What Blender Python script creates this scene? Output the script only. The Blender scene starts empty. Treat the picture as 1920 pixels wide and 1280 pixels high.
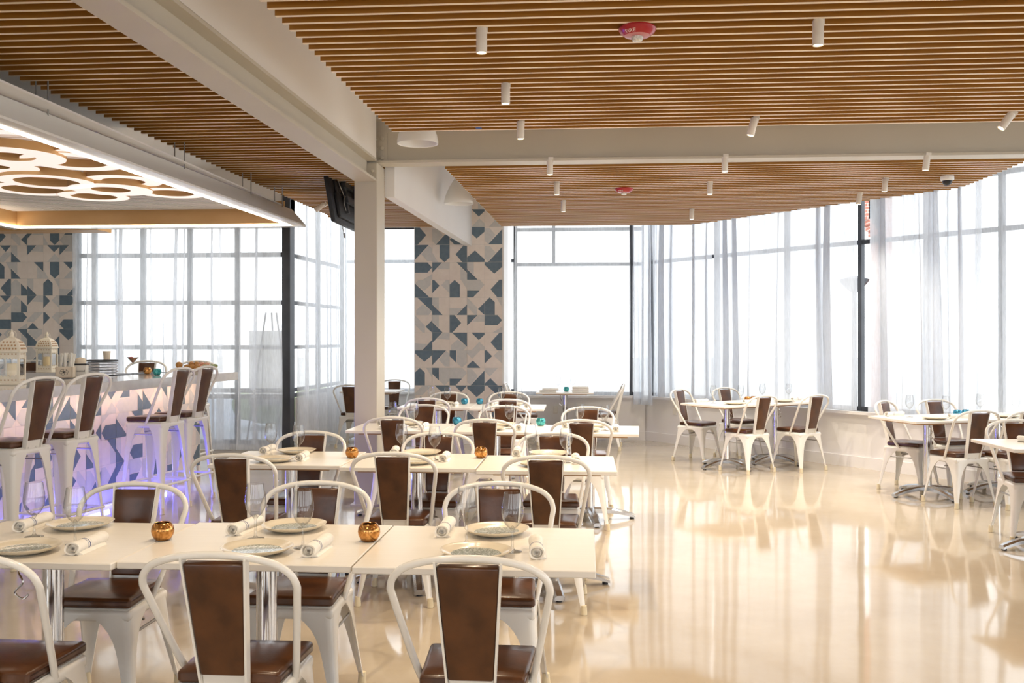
import bpy, bmesh, math, random
from mathutils import Vector, Matrix

random.seed(7)
S = bpy.context.scene
COL = S.collection
PI = math.pi

# ------------------------------------------------------------------ camera, world, exposure
F = 1800.0
H = 1.5
YH = 634.0
YAW = math.atan(135.0 / 1800.0)
CA, SA = math.cos(YAW), math.sin(YAW)
cam = bpy.data.cameras.new('camera')
cam.sensor_width = 36.0
cam.lens = 36.0 * F / 1920.0
cam.shift_y = -(640.0 - YH) / 1920.0
cam.clip_start = 0.05
cam.clip_end = 300
camo = bpy.data.objects.new('camera', cam)
COL.objects.link(camo)
camo.location = (0, 0, H)
camo.rotation_euler = (PI / 2, 0, YAW)
S.camera = camo

S.view_settings.view_transform = 'Standard'
S.view_settings.look = 'None'
S.view_settings.gamma = 1.0
S.view_settings.use_curve_mapping = False
S.view_settings.exposure = 0.0
S.cycles.transparent_max_bounces = 24
S.cycles.max_bounces = 8
S.cycles.diffuse_bounces = 4
S.cycles.glossy_bounces = 4
S.cycles.transmission_bounces = 6
S.cycles.caustics_reflective = False
S.cycles.caustics_refractive = False
S.cycles.sample_clamp_indirect = 6.0
S.cycles.use_denoising = True

W = bpy.data.worlds.new('sky')
S.world = W
W.use_nodes = True
bg = W.node_tree.nodes['Background']
bg.inputs[0].default_value = (0.93, 0.965, 1.0, 1)
bg.inputs[1].default_value = 3.1

def spot_light(loc, direction, energy, color=(1.0, 0.90, 0.76), angle=130, radius=0.03):
    l = bpy.data.lights.new('spot_beam', 'SPOT')
    l.energy = energy
    l.color = color
    l.spot_size = math.radians(angle)
    l.spot_blend = 0.9
    l.shadow_soft_size = radius
    o = bpy.data.objects.new('spot_beam', l)
    COL.objects.link(o)
    o.location = loc
    o.rotation_euler = Vector(direction).to_track_quat('-Z', 'Y').to_euler()
    return o

def area_light(loc, direction, sx, sy, energy, color):
    l = bpy.data.lights.new('area_beam', 'AREA')
    l.shape = 'RECTANGLE'
    l.size, l.size_y = sx, sy
    l.energy = energy
    l.color = color
    o = bpy.data.objects.new('area_beam', l)
    COL.objects.link(o)
    o.location = loc
    o.rotation_euler = Vector(direction).to_track_quat('-Z', 'Y').to_euler()
    return o

SPOT_W = 92.0
LED_E = 11.0
RING_E = 0.98
BLUE_W = 55.0
WARM_BAR_W = 6.5

# a point of the room found from a pixel of the photograph and a known height
def at(px, py, z):
    d = (H - z) * F / (py - YH)
    r = (px - 960.0) / F * d
    return Vector((r * CA - d * SA, d * CA + r * SA, z))

# ------------------------------------------------------------------ materials
def mat(name, color, rough=0.5, metal=0.0, spec=0.5, coat=0.0, noise=None, bump=None, emit=None):
    m = bpy.data.materials.new(name)
    m.use_nodes = True
    nt = m.node_tree
    b = nt.nodes['Principled BSDF']
    b.inputs['Base Color'].default_value = (*color, 1)
    b.inputs['Roughness'].default_value = rough
    b.inputs['Metallic'].default_value = metal
    b.inputs['Specular IOR Level'].default_value = spec
    b.inputs['Coat Weight'].default_value = coat
    b.inputs['Coat Roughness'].default_value = 0.06
    if emit:
        b.inputs['Emission Color'].default_value = (*emit[0], 1)
        b.inputs['Emission Strength'].default_value = emit[1]
    if noise or bump:
        tc = nt.nodes.new('ShaderNodeTexCoord')
        mp = nt.nodes.new('ShaderNodeMapping')
        nt.links.new(tc.outputs['Object'], mp.inputs['Vector'])
    if noise:   # (scale xyz, detail, colour2, low, high)
        mp.inputs['Scale'].default_value = noise[0]
        n = nt.nodes.new('ShaderNodeTexNoise')
        n.inputs['Scale'].default_value = 1.0
        n.inputs['Detail'].default_value = noise[1]
        r = nt.nodes.new('ShaderNodeValToRGB')
        r.color_ramp.elements[0].position = noise[3]
        r.color_ramp.elements[1].position = noise[4]
        r.color_ramp.elements[0].color = (*color, 1)
        r.color_ramp.elements[1].color = (*noise[2], 1)
        nt.links.new(mp.outputs['Vector'], n.inputs['Vector'])
        nt.links.new(n.outputs['Fac'], r.inputs['Fac'])
        nt.links.new(r.outputs['Color'], b.inputs['Base Color'])
    if bump:    # (scale, strength, distance)
        n2 = nt.nodes.new('ShaderNodeTexNoise')
        n2.inputs['Scale'].default_value = bump[0]
        n2.inputs['Detail'].default_value = 3
        nt.links.new(tc.outputs['Object'], n2.inputs['Vector'])
        bp = nt.nodes.new('ShaderNodeBump')
        bp.inputs['Strength'].default_value = bump[1]
        bp.inputs['Distance'].default_value = bump[2]
        nt.links.new(n2.outputs['Fac'], bp.inputs['Height'])
        nt.links.new(bp.outputs['Normal'], b.inputs['Normal'])
        if coat:
            nt.links.new(bp.outputs['Normal'], b.inputs['Coat Normal'])
    return m

M = {}
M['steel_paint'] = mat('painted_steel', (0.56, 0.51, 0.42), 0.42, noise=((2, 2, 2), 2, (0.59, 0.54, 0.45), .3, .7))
M['wall'] = mat('white_wall_paint', (0.86, 0.84, 0.82), 0.6, noise=((1.5, 1.5, 1.5), 3, (0.83, 0.81, 0.80), .3, .7))
M['ceil'] = mat('ceiling_paint', (0.82, 0.79, 0.75), 0.7, noise=((1, 1, 1), 2, (0.85, 0.82, 0.78), .3, .7))
M['slat'] = mat('stained_slat_wood', (0.33, 0.138, 0.016), 0.45, noise=((1.4, 30, 30), 5, (0.47, 0.218, 0.032), .3, .75))
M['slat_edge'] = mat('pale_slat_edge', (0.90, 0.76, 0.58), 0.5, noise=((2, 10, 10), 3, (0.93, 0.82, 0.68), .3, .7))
M['wood'] = mat('maple_panel', (0.60, 0.35, 0.14), 0.42, noise=((3, 3, 7), 6, (0.68, 0.42, 0.19), .25, .75))
M['ply'] = mat('table_underside_ply', (0.42, 0.25, 0.12), 0.6, noise=((4, 30, 30), 4, (0.50, 0.31, 0.16), .3, .7))
M['laminate'] = mat('white_laminate', (0.83, 0.79, 0.72), 0.28, noise=((3, 60, 3), 3, (0.86, 0.82, 0.755), .3, .7))
M['white_metal'] = mat('white_powder_coat', (0.80, 0.78, 0.73), 0.22, coat=0.3, noise=((6, 6, 6), 2, (0.83, 0.81, 0.765), .3, .7))
M['rubber'] = mat('cream_rubber', (0.74, 0.65, 0.46), 0.6)
M['leather'] = mat('brown_leather', (0.056, 0.019, 0.006), 0.28, coat=0.15, noise=((9, 9, 9), 6, (0.118, 0.042, 0.013), .35, .72), bump=(90, 0.12, 0.002))
M['chrome'] = mat('brushed_chrome', (0.78, 0.77, 0.76), 0.14, metal=1.0, noise=((40, 40, 1), 2, (0.70, 0.69, 0.68), .3, .7))
M['alu'] = mat('polished_aluminium', (0.62, 0.63, 0.65), 0.2, metal=1.0, noise=((8, 8, 8), 2, (0.55, 0.56, 0.58), .3, .7))
M['black'] = mat('black_plastic', (0.012, 0.012, 0.014), 0.4, noise=((20, 20, 20), 2, (0.02, 0.02, 0.022), .3, .7))
M['dark_metal'] = mat('dark_window_metal', (0.055, 0.06, 0.07), 0.4, metal=0.4, noise=((5, 5, 5), 2, (0.075, 0.08, 0.09), .3, .7))
M['cream_tile'] = mat('cream_tile', (0.80, 0.72, 0.655), 0.45, noise=((14, 14, 14), 4, (0.85, 0.775, 0.71), .3, .7))
M['grey_tile'] = mat('grey_tile', (0.60, 0.60, 0.59), 0.45, noise=((20, 20, 20), 4, (0.66, 0.65, 0.63), .3, .7))
M['blue_tile'] = mat('slate_blue_tile', (0.11, 0.165, 0.22), 0.42, noise=((18, 18, 18), 4, (0.145, 0.205, 0.26), .3, .7))
M['grout'] = mat('grout', (0.66, 0.62, 0.57), 0.8)
M['quartz'] = mat('white_quartz', (0.74, 0.74, 0.74), 0.10, coat=0.3, noise=((10, 10, 10), 5, (0.66, 0.66, 0.665), .35, .7))
M['cream_paint'] = mat('cream_lantern_paint', (0.82, 0.75, 0.62), 0.5, noise=((25, 25, 25), 2, (0.78, 0.71, 0.57), .3, .7))
M['wax'] = mat('ivory_wax', (0.88, 0.66, 0.30), 0.5, noise=((10, 10, 10), 2, (0.90, 0.71, 0.38), .3, .7))
M['porcelain'] = mat('cream_stoneware', (0.72, 0.64, 0.50), 0.22, coat=0.3, noise=((12, 12, 12), 3, (0.77, 0.70, 0.57), .3, .7))
M['glaze'] = mat('crackled_grey_glaze', (0.25, 0.29, 0.27), 0.14, coat=0.5, noise=((170, 170, 170), 2, (0.66, 0.72, 0.70), .46, .66))
M['linen'] = mat('white_linen', (0.80, 0.765, 0.70), 0.9, noise=((60, 60, 60), 3, (0.85, 0.82, 0.765), .3, .7), bump=(160, 0.25, 0.002))
M['stripe'] = mat('blue_stripe_linen', (0.018, 0.035, 0.15), 0.9, noise=((60, 60, 60), 3, (0.03, 0.055, 0.20), .3, .7))
M['cutlery'] = mat('cutlery_steel', (0.35, 0.34, 0.32), 0.25, metal=1.0)
M['copper'] = mat('copper_mercury_glass', (0.40, 0.16, 0.035), 0.16, metal=0.85, noise=((60, 60, 60), 5, (0.80, 0.42, 0.14), .35, .7))
M['copper_in'] = mat('copper_mercury_lining', (0.10, 0.035, 0.01), 0.25, metal=0.7, noise=((45, 45, 45), 4, (0.75, 0.45, 0.18), .5, .62))
M['teal'] = mat('teal_mercury_glass', (0.02, 0.25, 0.27), 0.16, metal=0.6, noise=((60, 60, 60), 5, (0.16, 0.62, 0.62), .35, .7))
M['teal_in'] = mat('teal_mercury_lining', (0.01, 0.06, 0.07), 0.25, metal=0.6, noise=((45, 45, 45), 4, (0.25, 0.7, 0.7), .5, .62))
M['bluegl'] = mat('blue_mercury_glass', (0.015, 0.14, 0.26), 0.16, metal=0.6, noise=((60, 60, 60), 5, (0.10, 0.42, 0.60), .35, .7))
M['red'] = mat('alarm_red', (0.42, 0.012, 0.02), 0.3, coat=0.2)
M['red_rim'] = mat('alarm_faded_red', (0.52, 0.16, 0.19), 0.3)
M['lens'] = mat('strobe_lens', (0.80, 0.80, 0.76), 0.08, coat=0.6, noise=((90, 90, 90), 2, (0.55, 0.54, 0.48), .4, .6))
M['white_text'] = mat('pale_lettering', (0.85, 0.72, 0.68), 0.5)
M['tape'] = mat('blue_tape', (0.02, 0.08, 0.30), 0.6)
M['pendant'] = mat('white_enamel', (0.85, 0.84, 0.81), 0.3, coat=0.2)
M['lamp_body'] = mat('cream_lamp_body', (0.83, 0.78, 0.70), 0.4)
M['bulb'] = mat('warm_bulb', (1, .9, .7), 0.5, emit=((1.0, 0.84, 0.50), 9.0))
M['led'] = mat('led_strip', (1, .95, .85), 0.5, emit=((1.0, 0.90, 0.74), LED_E))
M['ring'] = mat('lit_acrylic', (.25, .23, .21), 0.5, emit=((1.0, 0.85, 0.76), RING_E))
M['silver'] = mat('silver_band', (0.80, 0.80, 0.82), 0.2, metal=0.55, noise=((9, 9, 120), 2, (0.52, 0.52, 0.55), .4, .6))
M['paper'] = mat('white_paper', (0.85, 0.82, 0.75), 0.8)
M['ink'] = mat('dark_ink', (0.07, 0.06, 0.05), 0.7)
M['box_cream'] = mat('cream_box', (0.78, 0.66, 0.50), 0.6, noise=((15, 15, 15), 2, (0.82, 0.71, 0.56), .3, .7))
M['cocktail'] = mat('orange_cocktail', (0.95, 0.46, 0.26), 0.1)
M['straw_red'] = mat('garnish_red', (0.45, 0.03, 0.02), 0.4)
M['crust'] = mat('golden_fried_crust', (0.42, 0.19, 0.05), 0.6, noise=((60, 60, 60), 4, (0.60, 0.32, 0.10), .3, .7))
M['pink_food'] = mat('sliced_ham', (0.68, 0.30, 0.20), 0.5, noise=((40, 40, 40), 4, (0.80, 0.50, 0.36), .3, .7))
M['greens'] = mat('salad_green', (0.18, 0.26, 0.07), 0.6, noise=((50, 50, 50), 4, (0.60, 0.55, 0.32), .4, .6))
M['under_blue'] = mat('dark_bar_shelf', (0.02, 0.022, 0.03), 0.5)
M['socket'] = mat('socket_plate', (0.80, 0.76, 0.70), 0.4)
M['tv'] = mat('tv_shell', (0.014, 0.014, 0.015), 0.5, noise=((14, 14, 14), 3, (0.022, 0.022, 0.024), .3, .7))
M['asphalt'] = mat('pale_paving', (0.60, 0.60, 0.59), 0.9, noise=((.6, .6, .6), 5, (0.75, 0.75, 0.73), .3, .7))
M['shrub'] = mat('shrub_leaves', (0.25, 0.33, 0.15), 0.8, noise=((6, 6, 6), 5, (0.42, 0.50, 0.28), .3, .7))
M['rod'] = mat('hanger_steel', (0.35, 0.34, 0.33), 0.4, metal=0.6)

def brick_mat():
    m = bpy.data.materials.new('red_brick')
    m.use_nodes = True
    nt = m.node_tree
    b = nt.nodes['Principled BSDF']
    tc = nt.nodes.new('ShaderNodeTexCoord')
    mp = nt.nodes.new('ShaderNodeMapping')
    mp.inputs['Rotation'].default_value = (PI / 2, 0, 0)
    br = nt.nodes.new('ShaderNodeTexBrick')
    br.inputs['Scale'].default_value = 4.5
    br.inputs['Color1'].default_value = (0.45, 0.17, 0.12, 1)
    br.inputs['Color2'].default_value = (0.55, 0.23, 0.16, 1)
    br.inputs['Mortar'].default_value = (0.75, 0.68, 0.62, 1)
    nt.links.new(tc.outputs['Object'], mp.inputs['Vector'])
    nt.links.new(mp.outputs['Vector'], br.inputs['Vector'])
    nt.links.new(br.outputs['Color'], b.inputs['Base Color'])
    b.inputs['Roughness'].default_value = 0.85
    return m
M['brick'] = brick_mat()

def floor_mat():
    m = bpy.data.materials.new('polished_concrete')
    m.use_nodes = True
    nt = m.node_tree
    b = nt.nodes['Principled BSDF']
    tc = nt.nodes.new('ShaderNodeTexCoord')
    n = nt.nodes.new('ShaderNodeTexNoise')
    n.inputs['Scale'].default_value = 0.9
    n.inputs['Detail'].default_value = 8
    n.inputs['Roughness'].default_value = 0.62
    r = nt.nodes.new('ShaderNodeValToRGB')
    r.color_ramp.elements[0].position = 0.3
    r.color_ramp.elements[1].position = 0.72
    r.color_ramp.elements[0].color = (0.46, 0.385, 0.29, 1)
    r.color_ramp.elements[1].color = (0.57, 0.495, 0.39, 1)
    nt.links.new(tc.outputs['Object'], n.inputs['Vector'])
    nt.links.new(n.outputs['Fac'], r.inputs['Fac'])
    nt.links.new(r.outputs['Color'], b.inputs['Base Color'])
    n2 = nt.nodes.new('ShaderNodeTexNoise')
    n2.inputs['Scale'].default_value = 1.3
    n2.inputs['Detail'].default_value = 2
    nt.links.new(tc.outputs['Object'], n2.inputs['Vector'])
    bp = nt.nodes.new('ShaderNodeBump')
    bp.inputs['Strength'].default_value = 0.05
    bp.inputs['Distance'].default_value = 0.05
    nt.links.new(n2.outputs['Fac'], bp.inputs['Height'])
    nt.links.new(bp.outputs['Normal'], b.inputs['Normal'])
    b.inputs['Roughness'].default_value = 0.07
    b.inputs['IOR'].default_value = 1.6
    return m
M['floor'] = floor_mat()

def thin_glass(name, tint, ior=1.45, edge=None):
    m = bpy.data.materials.new(name)
    m.use_nodes = True
    nt = m.node_tree
    nt.nodes.clear()
    out = nt.nodes.new('ShaderNodeOutputMaterial')
    mx = nt.nodes.new('ShaderNodeMixShader')
    tr = nt.nodes.new('ShaderNodeBsdfTransparent')
    tr.inputs[0].default_value = (*tint, 1)
    gl = nt.nodes.new('ShaderNodeBsdfGlossy')
    gl.inputs['Roughness'].default_value = 0.02
    lw = nt.nodes.new('ShaderNodeLayerWeight')
    lw.inputs['Blend'].default_value = 0.5
    pw = nt.nodes.new('ShaderNodeMath'); pw.operation = 'POWER'; pw.inputs[1].default_value = 3.5
    ma = nt.nodes.new('ShaderNodeMath'); ma.operation = 'MULTIPLY_ADD'
    r0 = ((ior - 1) / (ior + 1)) ** 2
    ma.inputs[1].default_value = 1 - r0; ma.inputs[2].default_value = r0
    nt.links.new(lw.outputs['Facing'], pw.inputs[0]); nt.links.new(pw.outputs[0], ma.inputs[0])
    nt.links.new(ma.outputs[0], mx.inputs[0])
    if edge:
        ec = nt.nodes.new('ShaderNodeMix'); ec.data_type = 'RGBA'
        p2 = nt.nodes.new('ShaderNodeMath'); p2.operation = 'POWER'; p2.inputs[1].default_value = 2.2
        ec.inputs[6].default_value = (*tint, 1); ec.inputs[7].default_value = (*edge, 1)
        nt.links.new(lw.outputs['Facing'], p2.inputs[0]); nt.links.new(p2.outputs[0], ec.inputs[0])
        nt.links.new(ec.outputs[2], tr.inputs[0])
    nt.links.new(tr.outputs[0], mx.inputs[1])
    nt.links.new(gl.outputs[0], mx.inputs[2])
    nt.links.new(mx.outputs[0], out.inputs[0])
    return m
M['pane'] = thin_glass('window_glass', (0.97, 0.98, 0.98), 1.25)
M['spandrel'] = thin_glass('grey_spandrel_glass', (0.62, 0.65, 0.70), 1.25)
M['glass'] = thin_glass('wine_glass', (0.965, 0.97, 0.972), 1.85, (0.25, 0.25, 0.25))

def sheer(name, opacity, tint):
    m = bpy.data.materials.new(name)
    m.use_nodes = True
    nt = m.node_tree
    nt.nodes.clear()
    out = nt.nodes.new('ShaderNodeOutputMaterial')
    mx = nt.nodes.new('ShaderNodeMixShader')
    tr = nt.nodes.new('ShaderNodeBsdfTransparent')
    mx2 = nt.nodes.new('ShaderNodeMixShader')
    df = nt.nodes.new('ShaderNodeBsdfDiffuse')
    tl = nt.nodes.new('ShaderNodeBsdfTranslucent')
    df.inputs[0].default_value = (*tint, 1)
    tl.inputs[0].default_value = (*tint, 1)
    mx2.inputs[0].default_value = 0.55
    nt.links.new(df.outputs[0], mx2.inputs[1])
    nt.links.new(tl.outputs[0], mx2.inputs[2])
    tc = nt.nodes.new('ShaderNodeTexCoord')
    mp = nt.nodes.new('ShaderNodeMapping')
    mp.inputs['Scale'].default_value = (60, 60, 9)
    n = nt.nodes.new('ShaderNodeTexNoise')
    n.inputs['Scale'].default_value = 1.0
    n.inputs['Detail'].default_value = 3
    mr = nt.nodes.new('ShaderNodeMapRange')
    mr.inputs[1].default_value = 0.3
    mr.inputs[2].default_value = 0.7
    mr.inputs[3].default_value = opacity - 0.06
    mr.inputs[4].default_value = opacity + 0.06
    nt.links.new(tc.outputs['Object'], mp.inputs['Vector'])
    nt.links.new(mp.outputs['Vector'], n.inputs['Vector'])
    nt.links.new(n.outputs['Fac'], mr.inputs[0])
    nt.links.new(mr.outputs[0], mx.inputs[0])
    nt.links.new(tr.outputs[0], mx.inputs[1])
    nt.links.new(mx2.outputs[0], mx.inputs[2])
    nt.links.new(mx.outputs[0], out.inputs[0])
    return m
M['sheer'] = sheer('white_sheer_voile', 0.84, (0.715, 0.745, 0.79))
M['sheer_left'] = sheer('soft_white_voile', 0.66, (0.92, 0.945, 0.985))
M['sheer_thin'] = sheer('thin_white_voile', 0.52, (0.84, 0.87, 0.91))

# ------------------------------------------------------------------ mesh helpers
def add_box(bm, lo, hi, mi=0, mtx=None):
    x0, y0, z0 = lo
    x1, y1, z1 = hi
    vs = [bm.verts.new(p) for p in ((x0,y0,z0),(x1,y0,z0),(x1,y1,z0),(x0,y1,z0),(x0,y0,z1),(x1,y0,z1),(x1,y1,z1),(x0,y1,z1))]
    if mtx is not None:
        for v in vs: v.co = mtx @ v.co
    fs = []
    for q in ((3,2,1,0),(4,5,6,7),(0,1,5,4),(1,2,6,5),(2,3,7,6),(3,0,4,7)):
        f = bm.faces.new([vs[i] for i in q]); f.material_index = mi; fs.append(f)
    return vs, fs

def add_rbox(bm, lo, hi, r, seg=2, mi=0, mtx=None, shape=None):
    t = bmesh.new()
    add_box(t, lo, hi)
    bmesh.ops.bevel(t, geom=list(t.edges), offset=r, segments=seg, affect='EDGES', profile=0.5)
    merge(bm, t, mi, mtx, shape)

def merge(bm, t, mi=None, mtx=None, shape=None):
    mp = {}
    for v in t.verts:
        co = v.co.copy()
        if shape: co = shape(co)
        if mtx is not None: co = mtx @ co
        mp[v.index if False else v] = bm.verts.new(co)
    for f in t.faces:
        try:
            g = bm.faces.new([mp[v] for v in f.verts])
            g.material_index = f.material_index if mi is None else mi
        except ValueError:
            pass
    t.free()

def add_prism(bm, poly, z0, z1, mi=0, mtx=None):
    a = [bm.verts.new((p[0], p[1], z0)) for p in poly]
    b = [bm.verts.new((p[0], p[1], z1)) for p in poly]
    if mtx is not None:
        for v in a + b: v.co = mtx @ v.co
    n = len(poly)
    fs = [bm.faces.new(list(reversed(a))), bm.faces.new(b)]
    for i in range(n):
        j = (i + 1) % n
        fs.append(bm.faces.new((a[i], a[j], b[j], b[i])))
    for f in fs: f.material_index = mi
    return fs

def add_loft(bm, rings, mi=0, cap=True, closed=True):
    vr = [[bm.verts.new(p) for p in r] for r in rings]
    n = len(vr[0])
    for a, b in zip(vr, vr[1:]):
        for i in range(n if closed else n - 1):
            j = (i + 1) % n
            f = bm.faces.new((a[i], a[j], b[j], b[i])); f.material_index = mi
    if cap:
        f = bm.faces.new(list(reversed(vr[0]))); f.material_index = mi
        f = bm.faces.new(vr[-1]); f.material_index = mi
    return vr

def smooth_path(pts, sub=6):
    pts = [Vector(p) for p in pts]
    out = []
    n = len(pts)
    for i in range(n - 1):
        p0 = pts[max(i - 1, 0)]; p1 = pts[i]; p2 = pts[i + 1]; p3 = pts[min(i + 2, n - 1)]
        for k in range(sub):
            t = k / sub
            out.append(0.5 * ((2 * p1) + (p2 - p0) * t + (2 * p0 - 5 * p1 + 4 * p2 - p3) * t * t + (3 * p1 - p0 - 3 * p2 + p3) * t ** 3))
    out.append(pts[-1])
    return out

def add_tube(bm, pts, r, seg=8, mi=0, flat=1.0):
    pts = [Vector(p) for p in pts]
    rings = []
    up = Vector((0, 0, 1))
    prev = None
    for i, p in enumerate(pts):
        t = (pts[min(i + 1, len(pts) - 1)] - pts[max(i - 1, 0)]).normalized()
        if prev is None:
            a = t.cross(up)
            if a.length < 1e-3: a = t.cross(Vector((1, 0, 0)))
        else:
            a = prev - t * prev.dot(t)
        a.normalize(); prev = a
        b = t.cross(a).normalized()
        rr = r[i] if isinstance(r, (list, tuple)) else r
        rings.append([p + a * rr * math.cos(2 * PI * k / seg) + b * rr * flat * math.sin(2 * PI * k / seg) for k in range(seg)])
    add_loft(bm, rings, mi)

def add_lathe(bm, prof, seg=24, mi=0, center=(0, 0, 0), mis=None, wob=None, close_top=False, close_bot=False):
    cx, cy, cz = center
    rings = []
    for r, z in prof:
        ring = []
        for k in range(seg):
            th = 2 * PI * k / seg
            rr = r * (wob(th) if wob else 1)
            ring.append(bm.verts.new((cx + rr * math.cos(th), cy + rr * math.sin(th), cz + z)))
        rings.append(ring)
    for i, (a, b) in enumerate(zip(rings, rings[1:])):
        for k in range(seg):
            j = (k + 1) % seg
            f = bm.faces.new((a[k], a[j], b[j], b[k]))
            f.material_index = mis[i] if mis else mi
    if close_bot:
        f = bm.faces.new(list(reversed(rings[0]))); f.material_index = mis[0] if mis else mi
    if close_top:
        f = bm.faces.new(rings[-1]); f.material_index = mis[-1] if mis else mi

def obj(name, bm, mats, parent=None, smooth=True, angle=38):
    me = bpy.data.meshes.new(name)
    bmesh.ops.recalc_face_normals(bm, faces=list(bm.faces)) if bm.faces else None
    bm.to_mesh(me); bm.free()
    for m in (mats if isinstance(mats, (list, tuple)) else [mats]):
        me.materials.append(M[m])
    if smooth:
        for p in me.polygons: p.use_smooth = True
        me.set_sharp_from_angle(angle=math.radians(angle))
    o = bpy.data.objects.new(name, me)
    COL.objects.link(o)
    if parent is not None: o.parent = parent
    return o

def lettering(body, size, mt_, parent, loc, rot, align='LEFT'):
    cu = bpy.data.curves.new('lettering', 'FONT'); cu.body = body; cu.size = size; cu.extrude = .0005; cu.align_x = align
    t = bpy.data.objects.new('lettering_source', cu); COL.objects.link(t)
    bpy.context.view_layer.update()
    me = bpy.data.meshes.new_from_object(t.evaluated_get(bpy.context.evaluated_depsgraph_get()))
    bpy.data.objects.remove(t)
    me.materials.clear(); me.materials.append(M[mt_])
    o = bpy.data.objects.new('lettering', me); COL.objects.link(o); o.parent = parent
    o.location = loc; o.rotation_euler = rot
    return o

def tag(o, label, cat, group=None):
    o['label'] = label; o['category'] = cat
    if group: o['group'] = group
    elif 'group' in o: del o['group']
    return o

def thing(name, label, cat, loc=(0, 0, 0), rz=0.0, group=None):
    o = bpy.data.objects.new(name, None)
    COL.objects.link(o)
    o.empty_display_size = 0.1
    o.location = loc; o.rotation_euler = (0, 0, rz)
    return tag(o, label, cat, group)

def struct(name, bm, mats, parent=None, smooth=False, label=None):
    o = obj(name, bm, mats, parent, smooth)
    if parent is None:
        o['kind'] = 'structure'
        if label: o['label'] = label
    return o

def dup(root, label, loc, rz=0.0, group=None):
    def cp(o, parent):
        c = o.copy(); COL.objects.link(c); c.parent = parent
        for ch in o.children: cp(ch, c)
        return c
    r = cp(root, None)
    r.location = loc; r.rotation_euler = (0, 0, rz)
    r['label'] = label
    if group: r['group'] = group
    return r

class Kind:
    """first use moves the original, later uses copy it with its parts"""
    def __init__(self, root): self.root, self.used = root, False
    def place(self, label, loc, rz=0.0, group=None):
        if self.used: return dup(self.root, label, loc, rz, group)
        self.used = True
        r = self.root
        r.location = loc; r.rotation_euler = (0, 0, rz); r['label'] = label
        if group: r['group'] = group
        return r

# ------------------------------------------------------------------ setting: floor, walls, ceiling
ZS = 3.065          # underside of the wooden slats
ZC = 3.75           # plaster ceiling
bm = bmesh.new(); add_box(bm, (-9.5, -4.5, 0), (-9.3, 12.66, ZC)); struct('wall_left', bm, 'wall')

SILL = 0.655
D0 = Vector((0.90, 14.27, 0)); DU = Vector((0.622, -0.783, 0)).normalized(); DN = Vector((-DU.y, DU.x, 0)) * -1
if DN.x > 0: DN = -DN           # points into the room
DLEN = 12.6
_e = D0 + DU * DLEN - DN * .25
_s = D0 - DN * .25
PLAN = [(-9.5, -4.5), (9.5, -4.5), (9.5, 4.3), (_e.x, _e.y), (_s.x, _s.y), (D0.x - .1, 14.55), (-.9, 14.55), (-.9, 15.25), (-4.05, 15.25), (-4.05, 12.70), (-9.5, 12.70)]
bm = bmesh.new(); add_prism(bm, PLAN, -.08, 0); struct('floor', bm, 'floor')
bm = bmesh.new(); add_prism(bm, PLAN, ZC, ZC + .15); struct('ceiling', bm, 'ceil')

def wall_seg(bm, p0, p1, z0, z1, t, mi=0, inset=0.0):
    """a slab along p0-p1, its face on the line, its thickness away from the room (to the right of p0->p1 reversed)"""
    p0, p1 = Vector(p0), Vector(p1)
    d = (p1 - p0).normalized(); n = Vector((-d.y, d.x, 0))
    q = [p0 - n * inset, p1 - n * inset, p1 + n * (t - inset), p0 + n * (t - inset)]
    add_prism(bm, [(v.x, v.y) for v in q], z0, z1, mi)

# back wall (faces -Y): outward = +Y.  going from +X to -X gives n = -Y, so go left->right: d=+X, n=+Y
BX0, BY = -1.05, 14.24
bm = bmesh.new()
wall_seg(bm, (BX0, BY, 0), (D0.x, BY, 0), 0, SILL, 0.2)
wall_seg(bm, (BX0, BY - .06, 0), (D0.x - .03, BY - .06, 0), SILL - .035, SILL, 0.22)
wall_seg(bm, (BX0, BY, 0), (D0.x, BY, 0), 3.62, ZC, 0.2)
struct('wall_back', bm, 'wall')
DEND = D0 + DU * DLEN
bm = bmesh.new()
wall_seg(bm, D0, DEND, 0, SILL, 0.2)
wall_seg(bm, D0 + DN * .06, DEND + DN * .06, SILL - .035, SILL, 0.22)
wall_seg(bm, D0, DEND, 3.62, ZC, 0.2)
struct('wall_right', bm, 'wall')
bm = bmesh.new(); wall_seg(bm, (BX0, BY - .018, 0), (D0.x, BY - .018, 0), 0, .13, .018); struct('baseboard_back', bm, 'wall')
bm = bmesh.new(); wall_seg(bm, D0 + DN * .018, DEND + DN * .018, 0, .13, .018); struct('baseboard_right', bm, 'wall')
# back wall left of the tiled pilaster and the left hand corner
LBY = 15.0
bm = bmesh.new()
wall_seg(bm, (-4.0, LBY, 0), (-1.05, LBY, 0), 0, SILL, 0.2)
wall_seg(bm, (-4.0, LBY - .06, 0), (-1.95, LBY - .06, 0), SILL - .035, SILL, 0.1)
wall_seg(bm, (-4.0, LBY, 0), (-1.05, LBY, 0), 3.62, ZC, 0.2)
struct('wall_back_left', bm, 'wall')
# rear wall of the room, behind the camera, with openings added for soft frontal daylight
bm = bmesh.new()
add_box(bm, (-9.5, -4.5, 0), (9.5, -4.3, .6)); add_box(bm, (-9.5, -4.5, 3.0), (9.5, -4.3, ZC))
for x, w in ((-9.5, 1.5), (-4.5, 1.2), (-.1, 1.2), (4.3, 1.2), (8.5, 1)): add_box(bm, (x, -4.5, .6), (x + w, -4.3, 3.0))
struct('wall_front', bm, 'wall')

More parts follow.
